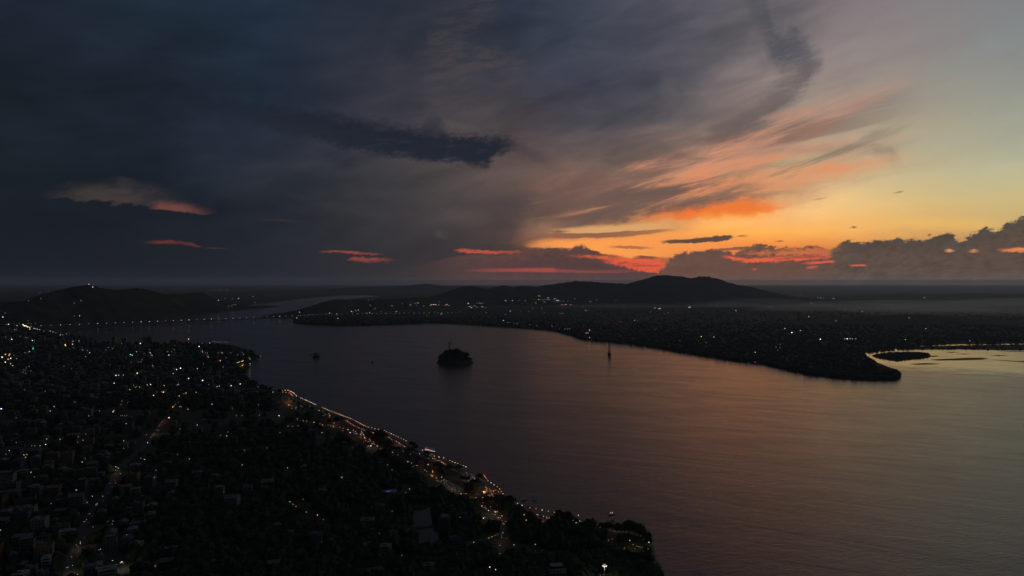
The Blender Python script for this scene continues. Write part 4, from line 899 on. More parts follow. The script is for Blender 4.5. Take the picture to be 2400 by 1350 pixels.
def quad_px(name, pts, z, m, label):
    mb = MB(); V = [at(x, y, z) for x, y in pts]
    f = tuple(range(len(V)))
    if (V[1] - V[0]).cross(V[2] - V[0]).z < 0: f = f[::-1]
    mb.add(V, [f])
    return tag(put_obj(name, mb.mesh(name, m)), label, kind='structure')
quad_px('parking_lot', [(1078,1104),(1098,1103),(1126,1116),(1124,1126),(1104,1130),(1084,1120)], 3.09, PAVE, 'pale riverside parking ground')
quad_px('parking_lot', [(1028,1128),(1050,1126),(1088,1146),(1084,1158),(1058,1152)], 3.13, PAVE, 'pale forecourt beside the riverside road')
quad_px('plaza', [(1116,1142),(1146,1134),(1172,1152),(1180,1166),(1146,1166),(1112,1162)], 3.16, PAVE, 'lamp-lit plaza at the boat landing')
quad_px('plaza', [(660,926),(684,930),(700,940),(694,958),(668,950),(660,938)], 3.16, PAVE, 'lamp-lit plaza at the far end of the promenade')
quad_px('plaza', [(1258,1212),(1292,1216),(1290,1232),(1256,1232)], 3.16, PAVE, 'red-lit terrace at the water')
quad_px('lawn', [(1462,1284),(1474,1270),(1496,1271),(1510,1284),(1496,1294),(1470,1294)], 3.09, mat('mown grass', (.05, .075, .025), .9, .3, .6, .1), 'floodlit lawn near the river bend')
POND = mat('weedy pond water', (.008, .011, .012), .16, .4, .03, .2, (.02, .03, .016), 6.0)
quad_px('pond', [(956,1195),(975,1190),(994,1190),(1007,1188),(1009,1205),(1013,1230),(1000,1234),(984,1233),(964,1236),(960,1222),(962,1208)], 3.05, POND, 'rectangular temple pond, farther of the two')
quad_px('pond', [(968,1244),(990,1240),(1012,1237),(1025,1236),(1032,1258),(1040,1282),(1027,1289),(1004,1287),(984,1291),(978,1272),(972,1262)], 3.05, POND, 'rectangular temple pond, closer of the two')

# ------------------------------------------------------------------ houses
WALLS = {'pale': mat('pale plaster', (.17, .167, .16), .85, .2, .35, .2), 'grey': mat('grey plaster', (.095, .097, .10), .85, .25, .35, .2), 'cream': mat('cream plaster', (.15, .125, .09), .85, .2, .35, .2),
         'blue-grey': mat('blue-grey plaster', (.075, .092, .11), .85, .25, .35, .2), 'brown': mat('brown plaster', (.075, .055, .042), .85, .25, .35, .2)}
GLASS = mat('dark window glass', (.015, .018, .022), .12, 0, 1, .6)
TIN = mat('weathered tin roofing', (.075, .078, .082), .6, .35, .4, .4)
TANK = mat('black plastic tank', (.02, .02, .022), .5, 0, 1, .4)
LIT = {k: glow(k, .55) for k in ('warm', 'white', 'cool')}
PROTO = {}
def house_parts(st, w, d, roof):
    """meshes of one house type: storeys, footprint, roof kind; origin at the middle of the base"""
    key = (st, w, d, roof)
    if key in PROTO: return PROTO[key]
    h = st * 3.1
    r = random.Random(st * 100 + w * 10 + d)
    wall, win, lit = MB(), MB(), []
    wall.box((0, 0, h / 2 - .4), (w, d, h + .8))
    for k in range(1, st + 1):
        wall.box((0, 0, k * 3.1 - .08), (w + .5, d + .5, .16))
    cells = []
    for k in range(st):
        for n_, L_, ax in ((max(2, w // 3), w, 0), (max(2, d // 3), d, 1)):
            for i in range(n_):
                u = (i + .5) / n_ * L_ - L_ / 2
                for sgn in (-1, 1):
                    c = (u, sgn * d / 2, k * 3.1 + 1.65) if ax == 0 else (sgn * w / 2, u, k * 3.1 + 1.65)
                    s = (1.5, .16, 1.4) if ax == 0 else (.16, 1.5, 1.4)
                    cells.append((c, s))
    r.shuffle(cells)
    for c, s in cells:
        win.box(c, s)
        wall.box((c[0], c[1], c[2] + .85), (s[0] + .5 if s[0] > 1 else 1.1, s[1] + .5 if s[1] > 1 else 1.1, .09))
    parts = {'wall': (wall, None), 'windows': (win, GLASS)}
    if roof == 'tank':
        p = MB()
        for a, b in ((w, 0), (-w, 0)): p.box((a / 2, 0, h + .45), (.16, d, .9))
        for a in (d, -d): p.box((0, a / 2, h + .45), (w - .2, .16, .9))
        parts['parapet'] = (p, None)
        s = MB(); s.box((-w * .22, d * .15, h + 1.3), (3.4, 3.2, 2.6)); s.box((-w * .22, d * .15, h + 2.66), (3.9, 3.7, .14)); parts['stair_room'] = (s, None)
        t = MB(); t.tube((w * .25, -d * .2, h + .5), (w * .25, -d * .2, h + 1.9), .75, .68, 10)
        for a in (-.5, .5): t.box((w * .25 + a, -d * .2, h + .25), (.15, 1.0, .5))
        parts['water_tank'] = (t, TANK)
    elif roof == 'tin':
        p = MB(); e = .6; rh = d * .22
        P = [(-w / 2 - e, -d / 2 - e, h), (w / 2 + e, -d / 2 - e, h), (w / 2 + e, d / 2 + e, h), (-w / 2 - e, d / 2 + e, h), (-w / 2 - e, 0, h + rh), (w / 2 + e, 0, h + rh)]
        P = [(a, b, c + .03) for a, b, c in P]
        p.add(P, [(0, 1, 5, 4), (2, 3, 4, 5), (0, 4, 3), (1, 2, 5), (3, 2, 1, 0)])
        parts['roof'] = (p, TIN)
    else:
        p = MB()
        for a in (w, -w): p.box((a / 2, 0, h + .45), (.16, d, .9))
        for a in (d, -d): p.box((0, a / 2, h + .45), (w - .2, .16, .9))
        parts['parapet'] = (p, None)
        s = MB()
        for a in (-1, 1):
            for b in (-1, 1): s.box((a * w * .3, b * d * .3, h + 1.2), (.25, .25, 2.4))
        s.box((0, 0, h + 2.45), (w * .75, d * .75, .12)); parts['roof_shelter'] = (s, TIN)
    PROTO[key] = (parts, cells, {})
    return PROTO[key]
HOUSES = []
def house(p, rz, st, w, d, roof, wall, lit=0, lab=None, name='house'):
    parts, cells, cache = house_parts(st, w, d, roof)
    o = bpy.data.objects.new(name, None); COL.objects.link(o)
    o.location = (p[0], p[1], 2.98); o.rotation_euler = (0, 0, rz)
    for nm, (mb, m) in parts.items():
        k = (nm, wall if m is None else '')
        if k not in cache: cache[k] = mb.mesh(nm, m or WALLS[wall])
        c = put_obj(nm, cache[k], o)
        if nm == 'windows': c.name = 'window'; c['kind'] = 'stuff'
    for i in range(lit):
        c, s = cells[(i * 7 + int(abs(p[0]))) % len(cells)]
        col = RNG.choice(('warm', 'warm', 'white', 'cool'))
        kk = ('lit', s[0] > 1, col)
        if kk not in cache:
            b = MB(); b.box((0, 0, 0), (s[0] * .9, s[1] + .08, s[2] * .9) if s[0] > 1 else (s[0] + .08, s[1] * .9, s[2] * .9)); cache[kk] = b.mesh('lit_window', LIT[col])
        put_obj('lit_window', cache[kk], o, loc=c)
    if lab: tag(o, lab, 'building')
    else: HOUSES.append((to_px(p)[0], wall, st, roof, o, to_px(p)))
    return o
# the ones that stand out in the photograph
def special(x, y, rz, st, w, d, roof, wall, lit, lab, name='apartment_block'):
    return house(at(x, y, 3), rz, st, w, d, roof, wall, lit, lab, name)
special(6, 1146, .35, 7, 30, 16, 'flat', 'pale', 0, 'pale seven-storey block with rows of windows at the left edge')
special(58, 1186, .5, 4, 24, 14, 'tank', 'grey', 0, 'grey four-storey block with a roof tank below the pale seven-storey one')
special(268, 812, .1, 14, 15, 14, 'tank', 'cream', 4, 'tall slim cream tower standing above the far houses', 'tower_block')
special(292, 808, .2, 9, 18, 14, 'tank', 'grey', 1, 'grey block to the right of the slim cream tower')
special(340, 806, .0, 9, 22, 15, 'flat', 'grey', 2, 'grey block at the water behind the promontory trees')
special(352, 806, .0, 11, 18, 14, 'tank', 'blue-grey', 2, 'tallest block at the water behind the promontory trees')
special(408, 810, .0, 8, 30, 16, 'flat', 'blue-grey', 5, 'wide blue-grey block by the water with scattered lit windows')
special(137, 808, .2, 8, 20, 15, 'tank', 'grey', 1, 'dim grey block below the bridge head')
special(108, 845, .2, 8, 24, 16, 'flat', 'cream', 0, 'cream block among the far left houses')
special(203, 856, .25, 7, 26, 16, 'flat', 'grey', 1, 'grey block under the yellow sign light')
special(222, 914, .3, 5, 20, 14, 'flat', 'pale', 0, 'small pale block alone between dark trees')
special(398, 897, .2, 5, 22, 15, 'flat', 'blue-grey', 1, 'blue-grey block behind the row of white lights')
special(490, 912, .1, 5, 26, 14, 'flat', 'blue-grey', 3, 'long blue-grey block in the middle of the riverside houses')
special(300, 1015, .3, 7, 18, 14, 'tank', 'grey', 1, 'grey block beside the traffic-filled street')
special(1304, 1358, .12, 4, 17, 12, 'flat', 'pale', 0, 'pale building at the bottom edge left of the floodlight mast')
special(985, 1108, .3, 5, 8, 8, 'flat', 'pale', 2, 'slim pale building beside the riverside road', 'tower_house')
special(912, 1163, .5, 2, 19, 12, 'tin', 'blue-grey', 0, 'long low house under a violet-lit roof', 'hall')
special(1128, 1172, .5, 2, 16, 10, 'tin', 'cream', 6, 'low restaurant with orange-lit windows at the landing plaza', 'restaurant')
special(1384, 1230, .2, 1, 15, 8, 'tin', 'pale', 0, 'white-roofed shed on the promenade', 'shed')
# the rest of the houses one can make out
def city_p(x, y):
    """how likely a house is at this place: dense on the left, parkland in the middle"""
    if y > 1050 and 420 < x < 860: return .07
    if x > 1110: return .015
    if x > 860: return .16
    if y > 980 and x > 330: return .35
    if y < 840 and x > 430: return .12
    return 1.0
ROAD_W = [p for k in ('river', 'hill') for p in resample(roadpts(k), 12)]
ROAD_W = np.array(ROAD_W)[:, :2]
PLACED = []
def free(p, r):
    if any((p.x - q[0]) ** 2 + (p.y - q[1]) ** 2 < (r + q[2]) ** 2 for q in PLACED): return False
    return np.hypot(ROAD_W[:, 0] - p.x, ROAD_W[:, 1] - p.y).min() > r + 6
for o in [o for o in COL.objects if o.get('category') == 'building']: PLACED.append((o.location.x, o.location.y, 15))
NO_BUILD = [[(951,1182),(1015,1180),(1046,1291),(976,1296)], [(1070,1095),(1190,1140),(1190,1175),(1020,1120)], [(1440,1250),(1540,1250),(1540,1310),(1440,1310)], [(640,910),(710,925),(710,960),(640,945)]]
def buildable(x, y):
    return not any(inside(q, np.array([x]), np.array([y]))[0] for q in NO_BUILD)
TYPES = [(2, 10, 9), (2, 12, 10), (3, 11, 10), (3, 13, 11), (4, 13, 12), (4, 16, 12), (5, 15, 12), (6, 16, 14)]
tries = 0
while len(HOUSES) < 190 and tries < 9000:
    tries += 1
    x = RNG.uniform(-20, 1300); y = 1360 - 520 * RNG.random() ** 1.25
    if RNG.random() > city_p(x, y) or not buildable(x, y): continue
    p = at(x, y, 3)
    st, w, d = RNG.choice(TYPES)
    q = at(x + 10, y - 14, 3)
    if not inside(LAND_XY, np.array([p.x, q.x, p.x + 25]), np.array([p.y, q.y, p.y + 25])).all() or not free(p, w * .62): continue
    if x > 600 and not inside(LAND_XY, np.array([p.x + 60]), np.array([p.y + 30]))[0]: continue
    if not clears_lights([tuple(p)], w * .6, st * 3.1 + 3)[0]: continue
    PLACED.append((p.x, p.y, w * .62))
    house(p, .3 + RNG.choice((0, 1.5708)) + RNG.gauss(0, .12), st, w, d, RNG.choice(('tank', 'tank', 'tin', 'flat')), RNG.choice(('pale', 'grey', 'grey', 'cream', 'blue-grey', 'brown')), RNG.choice((0, 0, 0, 1, 1, 2)))
WORDN = {1: 'one', 2: 'two', 3: 'three', 4: 'four', 5: 'five', 6: 'six', 7: 'seven'}
def quarter(px):
    x, y = px
    if x > 860: return 'by the riverside road'
    if y < 900: return 'in the far streets'
    if x < 300: return 'in the dense left quarter'
    if y < 1040: return 'in the streets by the promontory'
    return 'among the dark park trees'
hs = defaultdict(list)
ROOFW = {'tank': 'roof tank', 'tin': 'tin roof', 'flat': 'roof terrace'}
for x, wall, st, roof, o, px in HOUSES: hs[(wall, st, roof, quarter(px))].append((x, o))
for (wall, st, roof, q), v in hs.items():
    v.sort(key=lambda a: a[0])
    for i, (x, o) in enumerate(v):
        l = f'{wall} {WORDN[st]}-storey house, {ROOFW[roof]}, {q}'
        tag(o, l + (f', {ORD(i + 1)} from left' if len(v) > 1 else ''), 'building', 'houses of the city')
# beyond those: roofs and tree crowns that run together in the dark
def mass_houses(n, xr, yr, seed):
    r = random.Random(seed); mb = MB(); wn = MB(); k = 0
    while k < n:
        x, y = r.uniform(*xr), r.uniform(*yr)
        if r.random() > city_p(x, y) or not buildable(x, y): k += .2; continue
        p = at(x, y, 3)
        k += 1
        if not inside(LAND_XY, np.array([p.x, p.x + 30]), np.array([p.y, p.y + 25])).all() or not free(p, 7): continue
        w, d, h = r.uniform(8, 17), r.uniform(8, 13), r.choice((4, 6.5, 6.5, 9.5, 9.5, 12.5, 16)) * (1.35 if y < 830 else 1)
        if not clears_lights([tuple(p)], w * .55, h + 2)[0]: continue
        rz = .3 + r.gauss(0, .2); mi = r.randrange(5)
        mb.box((p.x, p.y, 3 + h / 2 - .3), (w, d, h + .6), mi, rz)
        mb.box((p.x, p.y, 3 + h + .25), (w * .35, d * .35, 2.4), mi, rz)
        for f in range(int(h // 3.1)):
            wn.box((p.x, p.y, 3 + f * 3.1 + 1.8), (w + .08, d * .72, 1.3), 0, rz); wn.box((p.x, p.y, 3 + f * 3.1 + 1.8), (w * .72, d + .08, 1.3), 0, rz)
    return mb, wn
a, b = mass_houses(2300, (-40, 640), (772, 930), 31)
a2, b2 = mass_houses(420, (-40, 1250), (900, 1370), 32)
a.add(a2.v, a2.f); a.m[-len(a2.m):] = a2.m
nwall = len(a.m)
a.add(b.v, b.f, 5); a.add(b2.v, b2.f, 5)
tag(put_obj('far_houses', a.mesh('far_houses', [WALLS[k] for k in ('grey', 'pale', 'blue-grey', 'brown', 'cream')] + [GLASS])), 'crowded roofs of the city running together in the dark', kind='stuff')
ct = np.concatenate([px_points(6500, (-40, 640), (765, 960), 41), px_points(3600, (-40, 1300), (930, 1380), 42), px_points(2600, (400, 1250), (1020, 1380), 43), px_points(900, (1150, 1540), (1240, 1380), 44)])
pl = np.array([(q[0], q[1], q[2]) for q in PLACED])
keep = np.array([(np.hypot(pl[:, 0] - p[0], pl[:, 1] - p[1]) > pl[:, 2] + 3).all() and np.hypot(ROAD_W[:, 0] - p[0], ROAD_W[:, 1] - p[1]).min() > 10 for p in ct])
keep &= np.array([buildable(*to_px(p)) for p in ct])
keep &= inside(LAND_XY, ct[:, 0] + 9, ct[:, 1] + 4)
keep &= clears_lights(ct, 7.5, 12.5)
scatter('city_trees', 'countless dark tree crowns between the houses', ct[keep], 4.0, 9.0, .95, LEAF[2], 45)

# ------------------------------------------------------------------ the long bridge
BR = [(95,763),(121,762.6),(152,761),(186,759.3),(220,758.2),(255,757.3),(289,756),(321,754.4),(353,752.8),(384,752),(415,750.6),(444,749.2),(474,748.3),(501,747.2),(542,746),(569,744.8),(608,743),(646,741.4),(683,739.6)]
bp_ = np.array([tuple(at(x, y, 25.0)) for x, y in BR])
cf = np.polyfit(bp_[:, 0], bp_[:, 1], 2)
BX0, BX1 = bp_[0, 0] - 60, bp_[-1, 0] + 40
def br_pt(x): return Vector((x, np.polyval(cf, x), 0))
land_v = [at(x, y, 25.0) for x, y in ((705,738.7),(741,737),(789,735.7),(850,734.9),(904,734.4),(958,734),(1018,733.4),(1050,732.2),(1077,731))]
deck_line = [br_pt(x) for x in np.linspace(BX0, BX1, 60)] + [Vector((p.x, p.y, 0)) for p in land_v]
deck_line = [Vector(tuple(p)) for p in resample([tuple(p) for p in deck_line], 25.0)]
bridge = tag(bpy.data.objects.new('river_bridge', None), 'long low road and rail bridge strung with lamps, at the far bend', 'bridge')
COL.objects.link(bridge)
DK = mat('weathered bridge steel and concrete', (.08, .08, .082), .8, .3, .05, .3)
mb = MB()
def extrude_line(mb, P, w, z0, z1, off=0.0):
    vs = []
    for i, p in enumerate(P):
        a, b = P[max(0, i - 1)], P[min(len(P) - 1, i + 1)]
        d = (b - a).normalized(); n = Vector((-d.y, d.x, 0))
        for s, z in ((-1, z0), (1, z0), (1, z1), (-1, z1)): vs.append((p.x + n.x * (s * w / 2 + off), p.y + n.y * (s * w / 2 + off), z))
    k = len(P); fs = []
    for i in range(k - 1):
        for j in range(4): fs.append((4 * i + j, 4 * i + (j + 1) % 4, 4 * i + 4 + (j + 1) % 4, 4 * i + 4 + j))
    mb.add(vs, fs + [(3, 2, 1, 0), (4 * k - 4, 4 * k - 3, 4 * k - 2, 4 * k - 1)])
extrude_line(mb, deck_line, 11, 10.0, 14.0)
put_obj('deck', mb.mesh('deck', DK), bridge)
for off in (-5.7, 5.7):
    mb = MB(); extrude_line(mb, deck_line, .35, 14.02, 15.2, off); put_obj('railing', mb.mesh('railing', DK), bridge)
pier = MB(); pier.box((0, 0, 4.6), (3.4, 9.5, 10.2), 0, 0, .85); pier.box((0, 0, .6), (6, 13, 2.2)); pier_me = pier.mesh('pier', DK)
run = 0.0
for a, b in zip(deck_line[:-1], deck_line[1:]):
    run += (b - a).length
    if run > 105:
        run = 0.0; d = b - a
        put_obj('pier', pier_me, bridge, loc=(b.x, b.y, 0), rz=math.atan2(d.y, d.x))

# ------------------------------------------------------------------ ropeway towers
def lattice_tower(name, label, base, h, wb, wt, arm, foot):
    o = tag(bpy.data.objects.new(name, None), label, 'tower', 'ropeway towers in the river'); COL.objects.link(o); o.location = base
    m = MB()
    for a, b in ((-1, -1), (1, -1), (1, 1), (-1, 1)): m.tube((a * wb / 2, b * wb / 2, foot), (a * wt / 2, b * wt / 2, h), .55, .42, 5)
    put_obj('mast', m.mesh('mast', STEEL), o)
    m = MB(); n = 8
    for k in range(n):
        t0, t1 = k / n, (k + 1) / n
        w0, w1 = (wb + (wt - wb) * t0) / 2, (wb + (wt - wb) * t1) / 2
        z0, z1 = foot + (h - foot) * t0, foot + (h - foot) * t1
        c = ((-1, -1), (1, -1), (1, 1), (-1, 1))
        for i in range(4):
            a, b = c[i], c[(i + 1) % 4]
            m.tube((a[0] * w0, a[1] * w0, z0), (b[0] * w1, b[1] * w1, z1), .26, n=4)
            m.tube((b[0] * w0, b[1] * w0, z0), (a[0] * w1, a[1] * w1, z1), .26, n=4)
            m.tube((a[0] * w1, a[1] * w1, z1), (b[0] * w1, b[1] * w1, z1), .26, n=4)
    put_obj('brace', m.mesh('brace', STEEL), o)
    m = MB(); m.box((0, 0, h + .5), (arm, 2.6, 1.6)); m.box((-arm / 2, 0, h + 1.3), (1.6, 3.6, 1.0)); m.box((arm / 2, 0, h + 1.3), (1.6, 3.6, 1.0))
    m.tube((-arm / 2, 0, h), (-wt / 2, 0, h - 4), .25, n=5); m.tube((arm / 2, 0, h), (wt / 2, 0, h - 4), .25, n=5)
    put_obj('cross_arm', m.mesh('cross_arm', STEEL), o)
    m = MB(); m.box((0, 0, foot / 2 - .4), (wb + 3.5, wb + 3.5, foot + .8), 0, 0, .92); put_obj('foundation', m.mesh('foundation', ROCK), o)
    return o
q = at_d(1053.5, 801, ISLAND_C[1] + 18)
lattice_tower('ropeway_tower', 'lattice ropeway tower with a wide top arm above the round island', (q.x, q.y, ISLE_Z(q.x - ISLAND_C[0], 18) - 1), q.z - ISLE_Z(q.x - ISLAND_C[0], 18) - 1, 7, 4.2, 12.5, 2.0)
q = at(1428, 832.5)
lattice_tower('ropeway_tower', 'lattice ropeway tower on a dark footing in open water', (q.x, q.y, 0), 47, 9, 3, 6.5, 10.0)

# ------------------------------------------------------------------ lamps
POLE = mat('lamp post', (.06, .06, .062), .6, 0, 1, .4)
def pole_mesh():
    m = MB(); m.tube((0, 0, 0), (0, 0, 1), .012, .008, 6); m.box((0, 0, .012), (.05, .05, .024)); return m.mesh('pole', POLE)
POLE_ME = pole_mesh()
HEADS = {}
def head_mesh(col, k):
    if (col, k) not in HEADS:
        m = MB(); m.ball((0, 0, 0), 1.0, 0, .8, 2)
        me = m.mesh('lamp_head', glow(col, k)); me.polygons.foreach_set('use_smooth', [True] * len(me.polygons)); HEADS[(col, k)] = me
    return HEADS[(col, k)]
LAMPS = defaultdict(list)
def lamp(name, p, col, r, h, zone, group, k=1.5, cat='lamp', parts=True, row=None, power=0, noun='lamp'):
    """a lamp whose lit head is at p + h; p is the foot of its post"""
    o = bpy.data.objects.new(name, None); COL.objects.link(o); o.location = p
    put_obj('pole', POLE_ME, o, scale=(h * .8, h * .8, h - r * .6))
    put_obj('lamp_head', head_mesh(col, k), o, loc=(0, 0, h), scale=r)
    if power:
        ld = bpy.data.lights.new('lamp_light', 'POINT'); ld.energy = power; ld.color = RGBS[col]; ld.shadow_soft_size = max(r, .5)
        lo = bpy.data.objects.new('lamp_light', ld); COL.objects.link(lo); lo.parent = o; lo.location = (0, 0, h + r + .6)
    LAMPS[(noun, zone, group, col)].append((row if row is not None else to_px((p[0], p[1], p[2] + h))[0], o, cat))
    return o
def r_px(s, d): return (0.34 * s + .14) * d / FPX
# bridge lamps, standing on the deck
n = 0
for i, x in enumerate(np.arange(BX0 + 30, BX1 + 30, 36.5)):
    p = br_pt(x)
    lamp('bridge_lamp', (p.x, p.y, 14.0), 'white', RNG.choice((1.4, 1.7, 2.2)), 10.5, 'on the bridge over the river', 'lamps on the bridge', RNG.choice((.6, .9, 1.2)))
lv = resample([tuple(p) for p in [br_pt(BX1)] + [Vector((p.x, p.y, 0)) for p in land_v]], 41.0)
for i, p in enumerate(lv[1:]):
    lamp('bridge_lamp', (p[0], p[1], 14.0), 'white', 1.5 if i % 3 else 2.1, 10.5, 'on the viaduct across the far bank', 'lamps on the bridge', RNG.choice((.5, .8)))
# promenade lamps in a string along the water
SEG = [((662,915),(675,914.5),3),((675,914.5),(688.7,921),6),((689.5,923),(695,928),3),((705,932.5),(739.7,948),11),((756,955),(767,960),4),((771.5,962),(826,982.5),14),((832.5,986),(857,999),7),((863,1001),(886.7,1006.7),4),((901,1009),(933,1024),7),((940,1027),(958,1036),4),((1007,1067),(1040,1073),4),((1047,1077),(1092,1093.6),8),((1134,1113),(1140,1122),4),((1144,1126.7),(1165,1141),4),((1171,1146),(1179,1157),3),((1187,1166),(1194,1170.7),2),((1213,1180),(1223.7,1184),2),((1242,1189.8),(1328,1206),7),((1355.5,1207.4),(1355.6,1207.4),1)]
for (x0, y0), (x1, y1), n in SEG:
    for i in range(n):
        t = i / max(1, n - 1)
        p = at(x0 + (x1 - x0) * t, y0 + (y1 - y0) * t, 8.2)
        c = RNG.choices(('warm', 'white', 'pink', 'red', 'orange'), (5, 2, 2.5, 1.5, 4))[0]
        lamp('promenade_lamp', (p.x, p.y, 3.1), c, r_px(RNG.uniform(1.1, 1.65) * (1.25 if x0 > 1000 else 1), p.y), 5.1, 'in the string along the promenade', 'lamps along the promenade', 2.4)
# stall and terrace lights behind them
for pts, n, cols, zone in (([(909,1024),(950,1047)], 9, ('pink', 'red', 'orange'), 'in the inner row of the promenade'), ([(1015,1075),(1033,1081),(1048,1091)], 11, ('orange', 'orange', 'pink', 'warm'), 'at the stalls below the cruise boat'), ([(663,919),(680,921),(686,929)], 9, ('orange', 'orange', 'red'), 'on the plaza at the far end of the promenade'),
        ([(810,985),(832,999),(856,1010)], 13, ('orange', 'pink', 'warm', 'red'), 'among the stalls by the bend of the promenade'), ([(772,970),(774,983)], 5, ('orange', 'warm'), 'beside the orange-lit canopy'), ([(845,1012),(854,1023),(858,1033)], 7, ('orange', 'warm'), 'at the roadside stalls'), ([(868,1012),(880,1015)], 5, ('orange', 'warm'), 'in front of the two big promenade trees'),
        ([(1258,1206),(1268,1209),(1286,1213),(1295,1218)], 6, ('pink', 'orange', 'warm'), 'on the red-lit terrace'), ([(1265,1221),(1280,1215),(1291,1222)], 5, ('red', 'red', 'pink'), 'on the red-lit terrace')):
    P = [at(x, y, 5.6) for x, y in pts]
    L_ = resample([tuple(p) for p in P], 3.0)
    for i in range(n):
        p = L_[int(i / max(1, n - 1) * (len(L_) - 1))]
        lamp('stall_lamp', (p[0] + RNG.uniform(-1.5, 1.5), p[1] + RNG.uniform(-1.5, 1.5), 3.0), RNG.choice(cols), r_px(RNG.uniform(.9, 1.6), p[1]), RNG.uniform(2.2, 3.2), zone, 'lights of the promenade stalls', 1.9)
for pts, n, zone in (([(700,984),(760,996),(830,1012)], 12, 'on the upper riverside road'), ([(830,1012),(886,1045),(940,1074)], 16, 'on the riverside road below the bend'), ([(940,1074),(1000,1108),(1040,1132)], 12, 'on the riverside road behind the stalls'), ([(1085,1156),(1130,1184),(1164,1204),(1186,1228)], 16, 'on the road below the landing plaza'), ([(1196,1196),(1240,1210),(1290,1222),(1345,1228)], 14, 'on the path behind the last promenade lamps'), ([(1345,1226),(1400,1234),(1460,1240)], 9, 'on the path to the river bend')):
    L_ = resample([tuple(at(x, y, 9.0)) for x, y in pts], 3.0)
    for i in range(n):
        p = L_[int(i / (n - 1) * (len(L_) - 1))]
        lamp('road_lamp', (p[0] + RNG.uniform(-4, 4), p[1] + RNG.uniform(-4, 4), 3.0), RNG.choice(('orange', 'orange', 'warm', 'pink')), r_px(RNG.uniform(1.0, 1.8), p[1]), RNG.uniform(6, 8.5), zone, 'amber lamps along the riverside road', RNG.choice((1.2, 2.0, 3.0)), noun='road lamp')
for i in range(26):
    x, y = RNG.uniform(1136, 1170), 0
    y = RNG.uniform(np.interp(x, [1136, 1170], [1140, 1152]), np.interp(x, [1136, 1170], [1154, 1166]))
    p = at(x, y, 5)
    lamp('stall_lamp', (p.x, p.y, 3.0), RNG.choice(('red', 'pink', 'orange', 'orange', 'warm')), r_px(RNG.uniform(.7, 1.5), p.y), RNG.uniform(2, 3), 'in the crowd of lights at the landing plaza', 'lights of the landing plaza', 1.9)
def city_zone(x, y):
    if x > 1440: return 'in the park at the river bend'
    if x > 1190: return 'along the last stretch of the promenade'
    if x > 930 and y < 1200: return 'between the road and the landing'
    if x > 860: return 'around the temple ponds'
    if x > 650 and y < 1060: return 'behind the promenade trees'
    if x > 390 and y > 1050: return 'in the dark park'
    if y < 700: return 'far behind the temple hill'
    if y < 757: return 'at the foot of the temple hill'
    if y < 793: return 'at the bridge head'
    if x > 430 and y < 868: return 'on the wooded promontory'
    if y < 870: return 'in the far left streets'
    if y < 1050 and x > 380: return 'in the houses below the promontory'
    if y < 1050: return 'in the middle of the dense quarter'
    return 'along the climbing street'
for x, y, s, c in LIST:
    h = 7.5
    g = surface(x, y, 8.0)
    if g.z < 3.2: g = at(x, y, 3.0 + h); g.z = 3.0
    else: g.z -= h
    d = g.y
    if y < 740 and g.z > 3.5: pass
    pw = 0
    if s >= 2.2 and 700 < d < 2600 and c != 'dim': pw = 170 * s
    small = s < 1.25  # smaller, dimmer lights on the same tall posts as the street lamps
    lamp('small_lamp' if small else 'street_lamp', tuple(g), c, r_px(s, d) * 1.0, h, city_zone(x, y), 'small lights of the city' if small else 'lights of the city', (.25 if c == 'dim' else .8 if small else 2.6 if s > 1.9 else 1.6), power=pw, noun='small lamp' if small else 'street lamp')
for x, y, d, s, lab in ((208.3, 666.2, 5440, 1.7, 'upper of the two white floodlights on the temple hill top'), (217.2, 672.5, 5440, 2.4, 'brighter and lower of the two floodlights on the temple hill top')):
    p = at_d(x, y, d)
    tag(lamp('floodlight', (p.x, p.y, p.z - 14), 'white', r_px(s, d), 14, '', 'floodlights on the temple hill', 1.6), lab, 'floodlight', 'floodlights on the temple hill')
LAMPS = defaultdict(list, {k: v for k, v in LAMPS.items() if k[1]})
